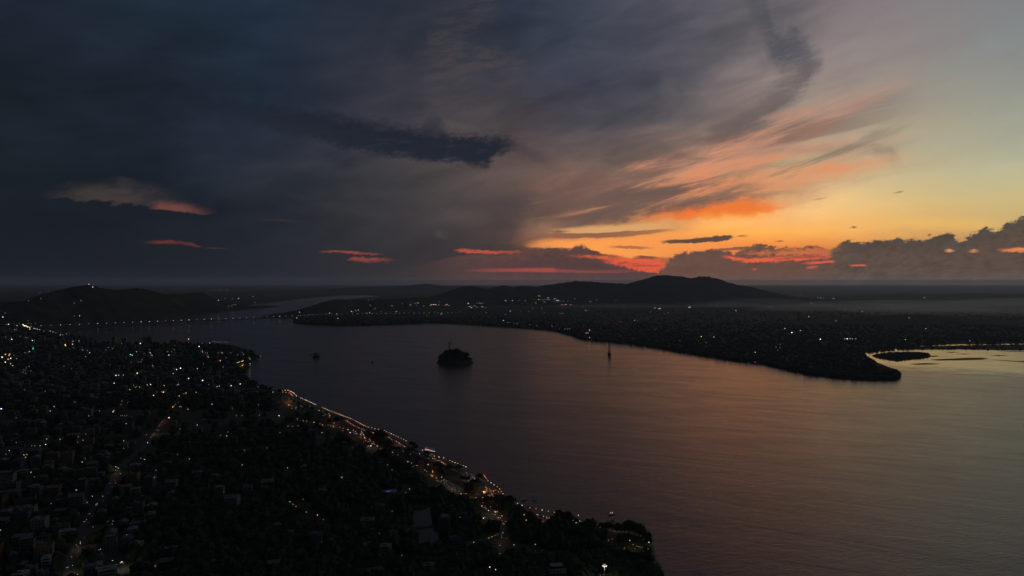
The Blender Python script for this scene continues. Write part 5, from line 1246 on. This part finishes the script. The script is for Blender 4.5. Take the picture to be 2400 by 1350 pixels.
# lights of the far bank and the plain
F = '''402 677 .7 w;409 676.8 .8 w;414 677 .8 w;421 676.5 .8 w;426 677 .8 w;429 676.8 .7 w;499 679.5 .7 w;505 679.5 .9 w;511 679.6 .9 w;517 679.5 .9 w;526 679.7 .8 w;532 679.5 .8 w;485 684 .8 w;511.7 704 1.3 w;536 717.5 1.2 w;543 717.5 1.1 w;546 714.5 .9 w;552 714 1.3 w;559 699 1.6 w;544.7 699.5 1 w;528 699.5 .8 w;593 695 1.2 w;597.5 709 .9 w;646 704.5 .8 w;831.7 678 .9 w;811.7 699 1 w
1012 713.8 2.2 p;1016.5 713.8 2.2 w;1021 713.8 2.2 p;1009 716 1.4 p;1023 716 1.2 p;1028 714.5 1.1 w;1038 715 1.3 d;1042 714.8 1.3 d;1047.5 713.7 2.2 p;1044 715.5 1.3 p;1052 716 1.2 w;1097.5 711 2 w;1118 710.5 1.1 w;1124 710.3 1.2 w;1127 710.5 1 w;1132 710.5 1.1 w;1098 719 1.1 w;1102 718.8 1.4 w;1105 721 1.3 w;1111 716.7 1.2 w;1115 716.7 1.1 w;1118 720 1.2 w;1129.7 718.7 2 p;1132 720.5 1.2 w;1138 721 .9 w;1143 721.5 .8 w;1185 704.5 1.3 w;1200.5 704.5 1.4 c;1215.5 704.5 1.4 r;1231 704.5 1.2 w;1256 710 2 r;1263 693 1.4 c;1266.6 695 1.2 c;1262 701.7 1.4 y;1265 702.5 1.2 y;1271 702 1 w;1276 701.7 .9 w;1282 701.7 1.1 w;1285 701.7 1.1 w;1288 701.7 1.1 w;1284.7 697.5 1.3 w;1274.5 706.5 1.1 w;1278 708 1 w;1305 704.7 2.2 c;1308.5 704 1.6 c;1301 700 1.3 c;1298 701.5 1 w;1298 706 1 w;1313 706 .9 w;1319.7 714 2.2 r;1316 714 1.1 w;1326 713.5 1.7 y;1337.5 714 1.4 w;1331 706 1 w;1321 706 .8 w;1347 700 1.2 c;1385 707 1 w;1398 702 1 w;1185 737 1.2 w;1196 729 1.3 w;1220 730.5 .8 w;1239 730 .9 w;1248 722 1.1 w;1270 722.5 1.1 w;1276 732 .9 w;1313 734.5 1.1 w;1319 733.7 1.1 w;1180 751 1.8 w;1190 755.5 1 w;1193.5 756 .8 w;1205 757.5 .8 w;1212 758 .7 w;1293 763 1.5 r;1294 766 .9 w;1324 771 1.2 w;1330 771 1.1 w;1334.5 771 1 w;1312 769 .9 w;1381.7 774 2 w;1375 780 1.7 p;1378.5 780.5 1.8 p;1371.7 781 1.5 b;1382 791 2 w;1362 775 1.1 d;1389 778 .9 d;1150 739.7 1.2 d;1146 738 1 d;1140 732.5 .9 w;1372 726.7 1.2 w;1374 728 1.2 w;1366 720 1 w;1241 761 .7 w;1245 761 .7 w;1258 762.5 .8 w
702 731.7 1.7 w;695.5 745 1.6 w;772 733.8 2 p;792 746 1.6 w;789 735.8 1.5 w;824 730 1.8 w;827 731 1.1 w;833 727 1 w;839.7 726.7 1.4 w;834 729 .9 w;859 733.8 1.6 r;866 732.2 1.5 p;870 734 1 w;877 725 1.2 w;880.5 722 1 w;893.7 730 1.8 p;929 730 1.6 w;867.5 715 1.2 w;863 704 1 w;870 703 1.4 c;872 703 1.2 c;880 703 1.2 w;917 716.5 .9 w;920.5 716.5 .9 w;943 712 .8 w;961 713.5 1.2 w;963 715.5 1.2 w;971 710.5 1 w;975 710.5 1 w;980 710 2 p;976 715.5 1 w;993 717 1.2 w;1030.5 707 .9 w;1036 735.5 1.3 w;1033 736.5 1 w;1000 740 .7 w
1463.5 724 1.7 d;1466 722.5 1.3 d;1460 722 1.1 d;1473 723.5 1 d;1547 723 2.2 c;1544 723.6 1.5 c;1535 722 1.4 w;1614.6 720 2 c;1617.5 720 1.8 c;1591 711 .9 w;1684 712 1.3 w;1682 716 1 w;1667 718.5 .9 w;1725 728 1.5 w;1728 712 .9 w;1736 715 .8 w;1767 716 .9 w;1790.6 719 1 w;1800 721 1 w;1804 718 1.2 w;1809 717.5 1.1 w;1804 721.5 1.1 w;1806 726 .9 w;1813 722.5 .9 w;1832 723.5 .8 w;1835 711 .8 w;1454.8 755 1.4 r;1487 750.6 1.4 w;1495 751.7 1.2 w;1519 748 .8 w;1565.6 733 1.2 w;1525 731 1 w;1557 735 .8 w;1643.7 788.7 2.4 y;1673 790 1.7 w;1655 803 1.2 w;1639 800 1 d;1650 799 1 d;1839.6 770 1.8 w;1567 810 1 w;1594 798.5 1 w;1535 772.5 .9 w;1829 807 1.2 w;1818.7 813 1.1 w;1828 814.4 1.1 w;1823 820.6 1.1 w;1770 825.6 1.6 w;1778 833 1 d;1770 848.5 1 w;1382 706 .9 w;1398.5 702 .9 w;1443.5 704.5 1 w;1856 779.5 2 w;1876 774.5 .9 w;1923 795 1.8 w;1927 806 1.2 d;1985.6 794 1.6 w;1980 794 1 w;1992 794 1.1 w;1998 794 1 w;2006 794 1 w;1912 785 .9 d;1943 784 1 d;2067 778.5 1.1 d;2072 779 1.2 d;2078 780 1.1 d;2084 781 1 d;1868 727 1.4 d;1873 727.5 1.6 d;1878 727.5 1.4 d;1858 745.6 1.4 d;1862 745.6 1.2 d;2166.6 697.7 1.4 w;2195 701 .9 d;1923 698 .9 w;1930 699 .9 w;1916 698 .8 w;1953.7 699.6 .9 w;1877 690.7 .9 w;1873 694 1 d;1890 694.5 .9 d;1901.7 711 .9 w;1858 713.5 1.1 d;1964 722 1.1 w;1967 714 .9 w;1981 723 .9 w;2000 723 .9 w;2010.6 720 1.2 w;2020.9 730 1 w;2058.8 723 1.2 w;2086.7 720.5 1.1 w;2079 715 .9 w;2124 720.5 1.1 w;2134 714.5 1 w;2348 714.5 1 w;2290 714 .9 d;2130.6 745 .8 w;1959 752 .9 w;1895.5 742 .9 w;2170 770 1.1 w;2122 796 1 w;2273 798.5 .8 w;2090 734 .9 d'''
def far_zone(x, y):
    if x < 650: return 'on the plain behind the temple hill' if y < 690 else 'on the shore past the temple hill'
    if x < 1060 and y > 728: return 'along the viaduct on the far bank'
    if x < 1060: return 'on the hill above the far bank'
    if y > 760: return 'close to the far waterline' if x < 1700 else 'in the dark woods of the far point'
    if x > 1850: return 'on the misty plain under the bright sky'
    if y < 712: return 'at the foot of the long ridge'
    return 'on the wooded flats of the far bank'
for part in F.replace('\n', ';').split(';'):
    x, y, s, c = part.split(); x, y, s, c = float(x), float(y), float(s), CODE[c]
    g = surface(x, y, 12.0); h = 12.0
    if g.z < 3.2: g = at(x, y, 3.0 + h); g.z = 3.0
    else: g.z -= h
    lamp('town_light', tuple(g), c, r_px(s, g.y) * (1.15 if x > 1850 else .95), h, far_zone(x, y), 'lights of the far bank', .28 if c == 'dim' else (.9 if s < 1.25 else 2.0) * (2.2 if x > 1850 else 1), noun='light')
COLW = {'warm': 'warm white', 'cool': 'bluish white', 'dim': 'faint grey'}
for (noun, zone, group, col), v in LAMPS.items():
    v.sort(key=lambda a: a[0])
    for i, (x, o, cat) in enumerate(v):
        l = f'{COLW.get(col, col)} {noun} {zone}'
        tag(o, l + (f', {ORD(i + 1)} such from left' if len(v) > 1 else ''), cat, group)

# bigger lit places: real lamps that light the ground round them
def place_light(x, y, col, power, h, lab, s=1.2, k=1.2):
    p = at(x, y, 3.0 + h)
    o = lamp('area_lamp', (p.x, p.y, 3.0), col, r_px(s, p.y) * .8, h, '', 'area lamps of the waterfront', k, power=power)
    tag(o, lab, 'lamp', 'area lamps of the waterfront')
for a in ((1105,1112,'warm',1700,9,'tall warm lamp over the riverside parking ground'), (1094,1108,'white',1500,9,'tall white lamp at the upper edge of the parking ground'), (1060,1136,'warm',1500,9,'tall warm lamp over the forecourt by the road'), (1040,1126,'warm',900,9,'warm lamp at the far corner of the forecourt'),
          (1134,1152,'orange',5200,7,'orange floodlamp in the middle of the landing plaza',2.6,1.5), (1137,1156,'orange',1800,4,'low orange lamp under the plaza floodlamp',2.4,1.5), (1119,1163,'orange',1600,6,'orange lamp in front of the restaurant',1.6), (1156,1154,'orange',1800,6,'orange lamp at the right side of the landing plaza'),
          (1150,1188,'warm',1500,9,'warm road lamp below the landing plaza'), (1160,1198,'warm',1500,9,'warm road lamp where the road turns'), (1272,1222,'red',1800,7,'red lamp over the terrace at the water'), (1484,1276,'yellow',800,9,'yellowish floodlamp on the lawn'), (1446,1233,'pink',900,7,'pinkish lamp at the end of the promenade'),
          (677,934,'orange',2600,7,'orange lamp on the far promenade plaza'), (672,945,'orange',1200,6,'second orange lamp on the far promenade plaza'), (783,992,'orange',1400,5,'orange lamp under the roadside canopy',2.0), (838,1018,'orange',1300,7,'orange lamp over the roadside stalls'), (872,1040,'white',1500,8,'white lamp at the traffic island'),
          (1176,1254,'yellow',450,7,'yellow lamp at the lit wall'), (1172,1278,'warm',350,8,'warm lamp in the lit foliage by the road'), (276,1096,'warm',1200,8,'warm lamp at the top of the climbing street'), (188,1270,'warm',1200,8,'warm lamp halfway down the climbing street'), (170,1325,'warm',1300,8,'warm lamp at the bottom of the climbing street'),
          (386,984,'red',1100,7,'reddish lamp over the jammed street'), (368,1008,'warm',1000,8,'warm lamp along the jammed street'), (910,1152,'blue',1500,9,'violet-blue lamp over the long low roof',1.1,.5), (1014,1106,'orange',900,4,'orange lamp by the slim pale building'), (926,1230,'warm',900,6,'warm lamp on the lane beside the ponds',.8,.6), (1077,1303,'yellow',900,7,'yellow-green lamp below the closer pond',.8,.6), (290,1320,'white',1200,7,'white lamp at the bottom of the dark slope'),
          (930,1036,'pink',1500,6,'pinkish lamp on the inner promenade path'), (1024,1080,'orange',1700,6,'orange lamp over the stalls below the cruise boat')):
    place_light(*a)
# dim lane lamps here and there

# ------------------------------------------------------------------ cars
TYRE = mat('tyre rubber', (.02, .02, .02), .9)
PAINT = {k: mat(f'{k} car paint', v, .35, 0, 1, .5) for k, v in dict(white=(.6, .6, .58), silver=(.35, .36, .37), dark=(.03, .032, .036), red=(.3, .03, .025), blue=(.04, .07, .16)).items()}
HL, TL = glow('warm', 1.6), glow('red', .9)
def car_parts(paint, on):
    body, cab, wh = MB(), MB(), MB()
    body.add([(-2.1, -.85, .35), (2.1, -.85, .35), (2.1, .85, .35), (-2.1, .85, .35), (-2.1, -.85, .85), (-1.1, -.85, .98), (.9, -.85, .98), (2.08, -.8, .78), (2.08, .8, .78), (.9, .85, .98), (-1.1, .85, .98), (-2.1, .85, .85)],
             [(0, 1, 7, 6, 5, 4), (3, 11, 10, 9, 8, 2), (4, 5, 10, 11), (5, 6, 9, 10), (6, 7, 8, 9), (0, 4, 11, 3), (1, 2, 8, 7), (0, 3, 2, 1)])
    cab.add([(-1.5, -.78, .99), (.85, -.78, .99), (.85, .78, .99), (-1.5, .78, .99), (-1.05, -.62, 1.5), (.2, -.62, 1.5), (.2, .62, 1.5), (-1.05, .62, 1.5)],
            [(0, 1, 5, 4), (1, 2, 6, 5), (2, 3, 7, 6), (3, 0, 4, 7), (4, 5, 6, 7)])
    for a in (-1.3, 1.3):
        for b in (-.88, .68): wh.tube((a, b, .33), (a, b + .2, .33), .33, n=10)
    hl, tl = MB(), MB()
    for b in (-.6, .6): hl.ball((2.1, b, .66), .17, 0, 1.0); tl.ball((-2.12, b, .76), .15, 0, 1.0)
    return {'body': body.mesh('body', PAINT[paint]), 'cabin': cab.mesh('cabin', GLASS), 'wheels': wh.mesh('wheel', TYRE), **({'headlight': hl.mesh('headlight', HL), 'tail_light': tl.mesh('tail_light', TL)} if on else {})}
CARP = {(p, on): car_parts(p, on) for p in PAINT for on in (0, 1)}
CARS = defaultdict(list)
def car(p, rz, paint, on, zone, group):
    o = bpy.data.objects.new('car', None); COL.objects.link(o); o.location = p; o.rotation_euler = (0, 0, rz)
    for nm, me in CARP[(paint, on)].items():
        c = put_obj('wheel' if nm == 'wheels' else nm, me, o)
        if nm == 'wheels': c['kind'] = 'stuff'
    CARS[(paint, on, zone, group)].append((to_px(p)[0], o))
def traffic(k, y0, y1, n, zone, seed):
    r = random.Random(seed)
    P = resample(roadpts(k), 6.0)
    P = [(P[i], P[i + 1] - P[i]) for i in range(len(P) - 1) if y0 < to_px(P[i])[1] < y1]
    used = []
    for i in range(n * 4):
        if len(used) >= n: break
        p, d = r.choice(P); lane = r.choice((-1, 1))
        a = math.atan2(d[1], d[0]); nx, ny = -math.sin(a), math.cos(a)
        q = Vector((p[0] + nx * 2.4 * lane, p[1] + ny * 2.4 * lane, 3.12))
        if any((q - u).length < 6.2 for u in used): continue
        used.append(q)
        car(q, a + (math.pi if lane > 0 else 0) + r.gauss(0, .03), r.choice(list(PAINT)), 1, zone, 'cars in the evening traffic')
traffic('hill', 976, 1028, 20, 'in the jam on the climbing street', 1)
traffic('hill', 1088, 1165, 6, 'on the climbing street', 2)
traffic('hill', 1170, 1360, 11, 'on the lower climbing street', 3)
traffic('river', 1010, 1120, 18, 'on the riverside road', 4)
traffic('river', 1120, 1180, 12, 'on the road by the forecourt', 5)
traffic('river', 1180, 1236, 22, 'in the queue below the landing plaza', 6)
traffic('river', 1236, 1305, 12, 'on the road past the park', 7)
def parked(poly, rows, cols, zone, seed):
    r = random.Random(seed)
    A, B, C, D = [at(x, y, 3.14) for x, y in poly]
    for i in range(rows):
        for j in range(cols):
            if r.random() < .12: continue
            u, v = (j + .5) / cols, (i + .5) / rows
            p = A.lerp(B, u).lerp(D.lerp(C, u), v)
            a = math.atan2((D - A).y, (D - A).x)
            car((p.x, p.y, 3.18), a + r.gauss(0, .06) + r.choice((0, math.pi)), r.choice(('white', 'white', 'silver', 'silver', 'dark', 'red', 'blue')), 0, zone, 'parked cars at the waterfront')
parked([(1086,1108),(1122,1120),(1116,1127),(1084,1116)], 3, 12, 'parked on the riverside parking ground', 8)
parked([(1040,1131),(1082,1149),(1076,1154),(1040,1138)], 2, 12, 'parked on the forecourt by the road', 9)
for (paint, on, zone, group), v in CARS.items():
    v.sort(key=lambda a: a[0])
    for i, (x, o) in enumerate(v):
        l = f'{paint} car {zone}'
        tag(o, l + (f', {ORD(i + 1)} {paint} one from left' if len(v) > 1 else ''), 'car', group)

# ------------------------------------------------------------------ boats
HULL = mat('dark boat hull', (.05, .055, .065), .5, 0, 1, .4)
BOATW = mat('white boat paint', (.5, .5, .5), .5, .1, 1, .4)
def hull_mesh(L_, w, h, m):
    mb = MB(); n = 9; vs = []
    for i in range(n):
        t = i / (n - 1); x = (t - .5) * L_
        k = math.sin(math.pi * (0.12 + .88 * min(1, t * 1.9) / 2)) if t < .5 else math.cos((t - .5) * math.pi) ** .7 if t < 1 else .04
        k = max(k, .05); sh = h * (1 + .35 * max(0, t - .6) / .4)
        vs += [(x, -w / 2 * k, sh), (x, -w / 2 * k * .7, -.5), (x, w / 2 * k * .7, -.5), (x, w / 2 * k, sh)]
    fs = []
    for i in range(n - 1):
        for j in range(4): fs.append((4 * i + j, 4 * i + 4 + j, 4 * i + 4 + (j + 1) % 4, 4 * i + (j + 1) % 4))
    mb.add(vs, fs + [(0, 1, 2, 3), (4 * n - 1, 4 * n - 2, 4 * n - 3, 4 * n - 4)])
    return mb.mesh('hull', m)
p = at(1008, 1060)
rz = math.atan2((at(1021, 1062) - at(994, 1053)).y, (at(1021, 1062) - at(994, 1053)).x) * .55
boat = tag(bpy.data.objects.new('cruise_boat', None), 'river cruise boat with white deck lights and a red-lit saloon, moored at the promenade', 'boat'); COL.objects.link(boat)
boat.location = (p.x, p.y + 3, 0); boat.rotation_euler = (0, 0, rz)
put_obj('hull', hull_mesh(26, 6.4, 1.5, HULL), boat)
m = MB(); m.box((-2, 0, 2.75), (16, 5.2, 2.4)); put_obj('saloon', m.mesh('saloon', BOATW), boat)
for sx_ in range(6):
    m = MB(); m.box((-8.6 + sx_ * 2.6, -2.63, 2.9), (1.9, .1, 1.2)); put_obj('window', m.mesh('window', glow('red', .8) if sx_ < 4 else glow('cool', .7)), boat)
m = MB(); m.box((-1.5, 0, 4.02), (18, 5.8, .14)); put_obj('upper_deck', m.mesh('upper_deck', BOATW), boat)
m = MB()
for a in (-9, -4, 1, 6):
    for b in (-2.6, 2.6): m.tube((a, b, 4.1), (a, b, 6.3), .07, n=5)
put_obj('awning_post', m.mesh('awning_post', STEEL), boat)
m = MB(); m.box((-1.5, 0, 6.38), (17, 5.9, .14)); put_obj('awning', m.mesh('awning', BOATW), boat)
for nm, a, b, z, c, k in (('deck_light', -9.5, 1.0, 4.25, 'white', .9), ('deck_light', 6.5, 12, 2.7, 'white', 1.1), ('awning_light', -9.5, -4.5, 6.2, 'dim', .8)):
    m = MB(); m.box(((a + b) / 2, -3.0, z), (b - a, .32, .42)); put_obj(nm, m.mesh(nm, glow(c, k)), boat)
m = MB(); m.box((4.6, 0, 4.9), (2.4, 2.6, 1.7)); put_obj('wheelhouse', m.mesh('wheelhouse', BOATW), boat)
def small_boat(x, y, L_, rz, lab, light=None):
    p = at(x, y)
    o = tag(bpy.data.objects.new('small_boat', None), lab, 'boat', 'small boats on the river'); COL.objects.link(o); o.location = (p.x, p.y, 0); o.rotation_euler = (0, 0, rz)
    put_obj('hull', hull_mesh(L_, L_ * .24, .5, HULL), o)
    m = MB(); m.box((-L_ * .1, 0, 1.1), (L_ * .4, L_ * .17, 1.1)); m.box((-L_ * .1, 0, 1.72), (L_ * .46, L_ * .2, .1)); put_obj('cabin', m.mesh('cabin', BOATW), o)
    if light:
        for i, (c, dx_, z) in enumerate(light):
            m = MB(); m.tube((dx_, 0, 1.7), (dx_, 0, z), .04, n=5); m.ball((dx_, 0, z), r_px(1.5, p.y), 1, .9, 2); put_obj('mast_light', m.mesh('mast_light', [STEEL, glow(c, 1.5)]), o)
    return o
small_boat(1433, 1207, 8, .25, 'small boat with white and red lights off the promenade', (('white', -1.2, 3.0), ('red', .9, 3.6), ('white', 1.6, 2.6)))
small_boat(500, 778, 22, .1, 'low dark boat on the water beyond the promontory')
small_boat(1229, 1172, 9, .4, 'unlit small boat lying off the last promenade lamps')
small_boat(1001, 1049.5, 11, .3, 'dark boat moored behind the cruise boat')

# ------------------------------------------------------------------ floodlight mast
p = at(1417, 1384, 3.0)
hm = at_d(1417, 1326, p.y).z
mast = tag(bpy.data.objects.new('floodlight_mast', None), 'tall floodlight mast with a ring of white lamps and a red light on top', 'floodlight'); COL.objects.link(mast); mast.location = (p.x, p.y, 3.0)
hh = hm - 3.0
m = MB(); m.tube((0, 0, 0), (0, 0, hh + 1.0), .32, .16, 8); put_obj('pole', m.mesh('pole', CONC), mast)
m = MB(); m.tube((0, 0, hh - .3), (0, 0, hh - .05), 1.5, 1.5, 12); put_obj('lamp_ring', m.mesh('lamp_ring', STEEL), mast)
m = MB(); m.ball((0, 0, 0), .55, 0, .7, 2); fl = m.mesh('floodlamp', glow('white', 1.6))
for i in range(6): put_obj('floodlamp', fl, mast, loc=(1.7 * math.cos(i * 1.047 + .3), 1.7 * math.sin(i * 1.047 + .3), hh - .2))
m = MB(); m.ball((0, 0, hh + 1.6), .42, 0, 1, 2); put_obj('warning_light', m.mesh('warning_light', glow('red', 1.5)), mast)
ld = bpy.data.lights.new('flood', 'POINT'); ld.energy = 3500; ld.color = RGBS['white']; ld.shadow_soft_size = 1.2
lo = bpy.data.objects.new('flood', ld); COL.objects.link(lo); lo.parent = mast; lo.location = (0, 0, hh - 1.6)
# orange-lit canopy by the road and the landing gate
def pavilion(x, y, w, d, h, rz, lab, name='pavilion'):
    p = at(x, y, 3.0)
    o = tag(bpy.data.objects.new(name, None), lab, 'pavilion'); COL.objects.link(o); o.location = p; o.rotation_euler = (0, 0, rz)
    m = MB()
    m.add([(-w / 2, -d / 2, h), (w / 2, -d / 2, h), (w / 2, d / 2, h), (-w / 2, d / 2, h), (-w * .25, 0, h * 1.35), (w * .25, 0, h * 1.35)], [(0, 1, 5, 4), (2, 3, 4, 5), (3, 0, 4), (1, 2, 5), (3, 2, 1, 0)])
    put_obj('roof', m.mesh('roof', TIN), o)
    pm = MB(); pm.tube((0, 0, 0), (0, 0, h - .02), .14, n=6); me = pm.mesh('post', WALLS['cream'])
    for a in (-.42, 0, .42):
        for b in (-.4, .4): put_obj('post', me, o, loc=(a * w, b * d, 0))
    m = MB(); m.box((0, 0, .12), (w * .95, d * .95, .3)); put_obj('floor', m.mesh('floor', PAVE), o)
    return o
pavilion(784, 995, 22, 10, 4.2, .1, 'open pavilion glowing orange beside the riverside road')
pavilion(1138, 1160, 11, 8, 5.0, .5, 'open gate pavilion bathed in orange at the landing plaza')
pavilion(1383, 1226, 12, 7, 3.4, .2, 'white tent-roofed pavilion on the last stretch of the promenade')

# ------------------------------------------------------------------ evening haze and ground mist
def volume(name, rgb, density, aniso):
    m = bpy.data.materials.new(name)
    m.use_nodes = True
    t = m.node_tree; t.nodes.clear()
    v = t.nodes.new('ShaderNodeVolumePrincipled'); o = t.nodes.new('ShaderNodeOutputMaterial')
    v.inputs['Color'].default_value = (*rgb, 1); v.inputs['Density'].default_value = density; v.inputs['Anisotropy'].default_value = aniso
    t.links.new(v.outputs[0], o.inputs['Volume'])
    return m
mb = MB(); mb.box((0, 29250, (HAZE_TOP - 1.2) / 2), (120000, 64500, HAZE_TOP + 1.2))
tag(put_obj('haze', mb.mesh('haze', volume('evening haze', (.66, .80, 1.0), HAZE_D, .42))), 'thin evening haze over the valley', kind='stuff')

MIST = volume('ground mist', (.9, .9, .92), 1 / 2300, .4)
for x, y, d, w, dp, h, seed, lab in ((2330, 733, 6300, 3000, 1300, 66, 1, 'bank of mist over the plain, close to the right edge'), (2040, 728, 7000, 2600, 1300, 60, 2, 'bank of mist over the plain, below the orange sky'), (1800, 717, 8000, 1500, 800, 84, 3, 'drift of smoke at the foot of the long ridge'), (1690, 719, 8000, 900, 600, 54, 4, 'thin wisp of smoke left of the drift'), (2480, 718, 8600, 3400, 1300, 70, 5, 'farthest bank of mist at the right edge'), (2150, 722, 8300, 3000, 1200, 58, 6, 'second bank of mist behind the first one below the orange sky'), (1480, 722, 7800, 2200, 700, 36, 7, 'faint veil of mist in front of the long ridge')):
    p = at_d(x, y, d)
    vs, fs = ICO[3]
    V = np.array(vs)
    k = 0.72 + .6 * fbm(V[:, 0] * 2.3 + seed * 7, V[:, 1] * 2.3 + V[:, 2] * 1.7, 3)
    V = V * k[:, None] * np.array((w / 2, dp / 2, h * 1.0))
    V[:, 2] = np.maximum(V[:, 2] * 1.0 + h * .3, 0.0) + 3.4
    tag(put_obj('mist', big_mesh('mist', V, fs, MIST), loc=(p.x, p.y, 0)), lab, kind='stuff')
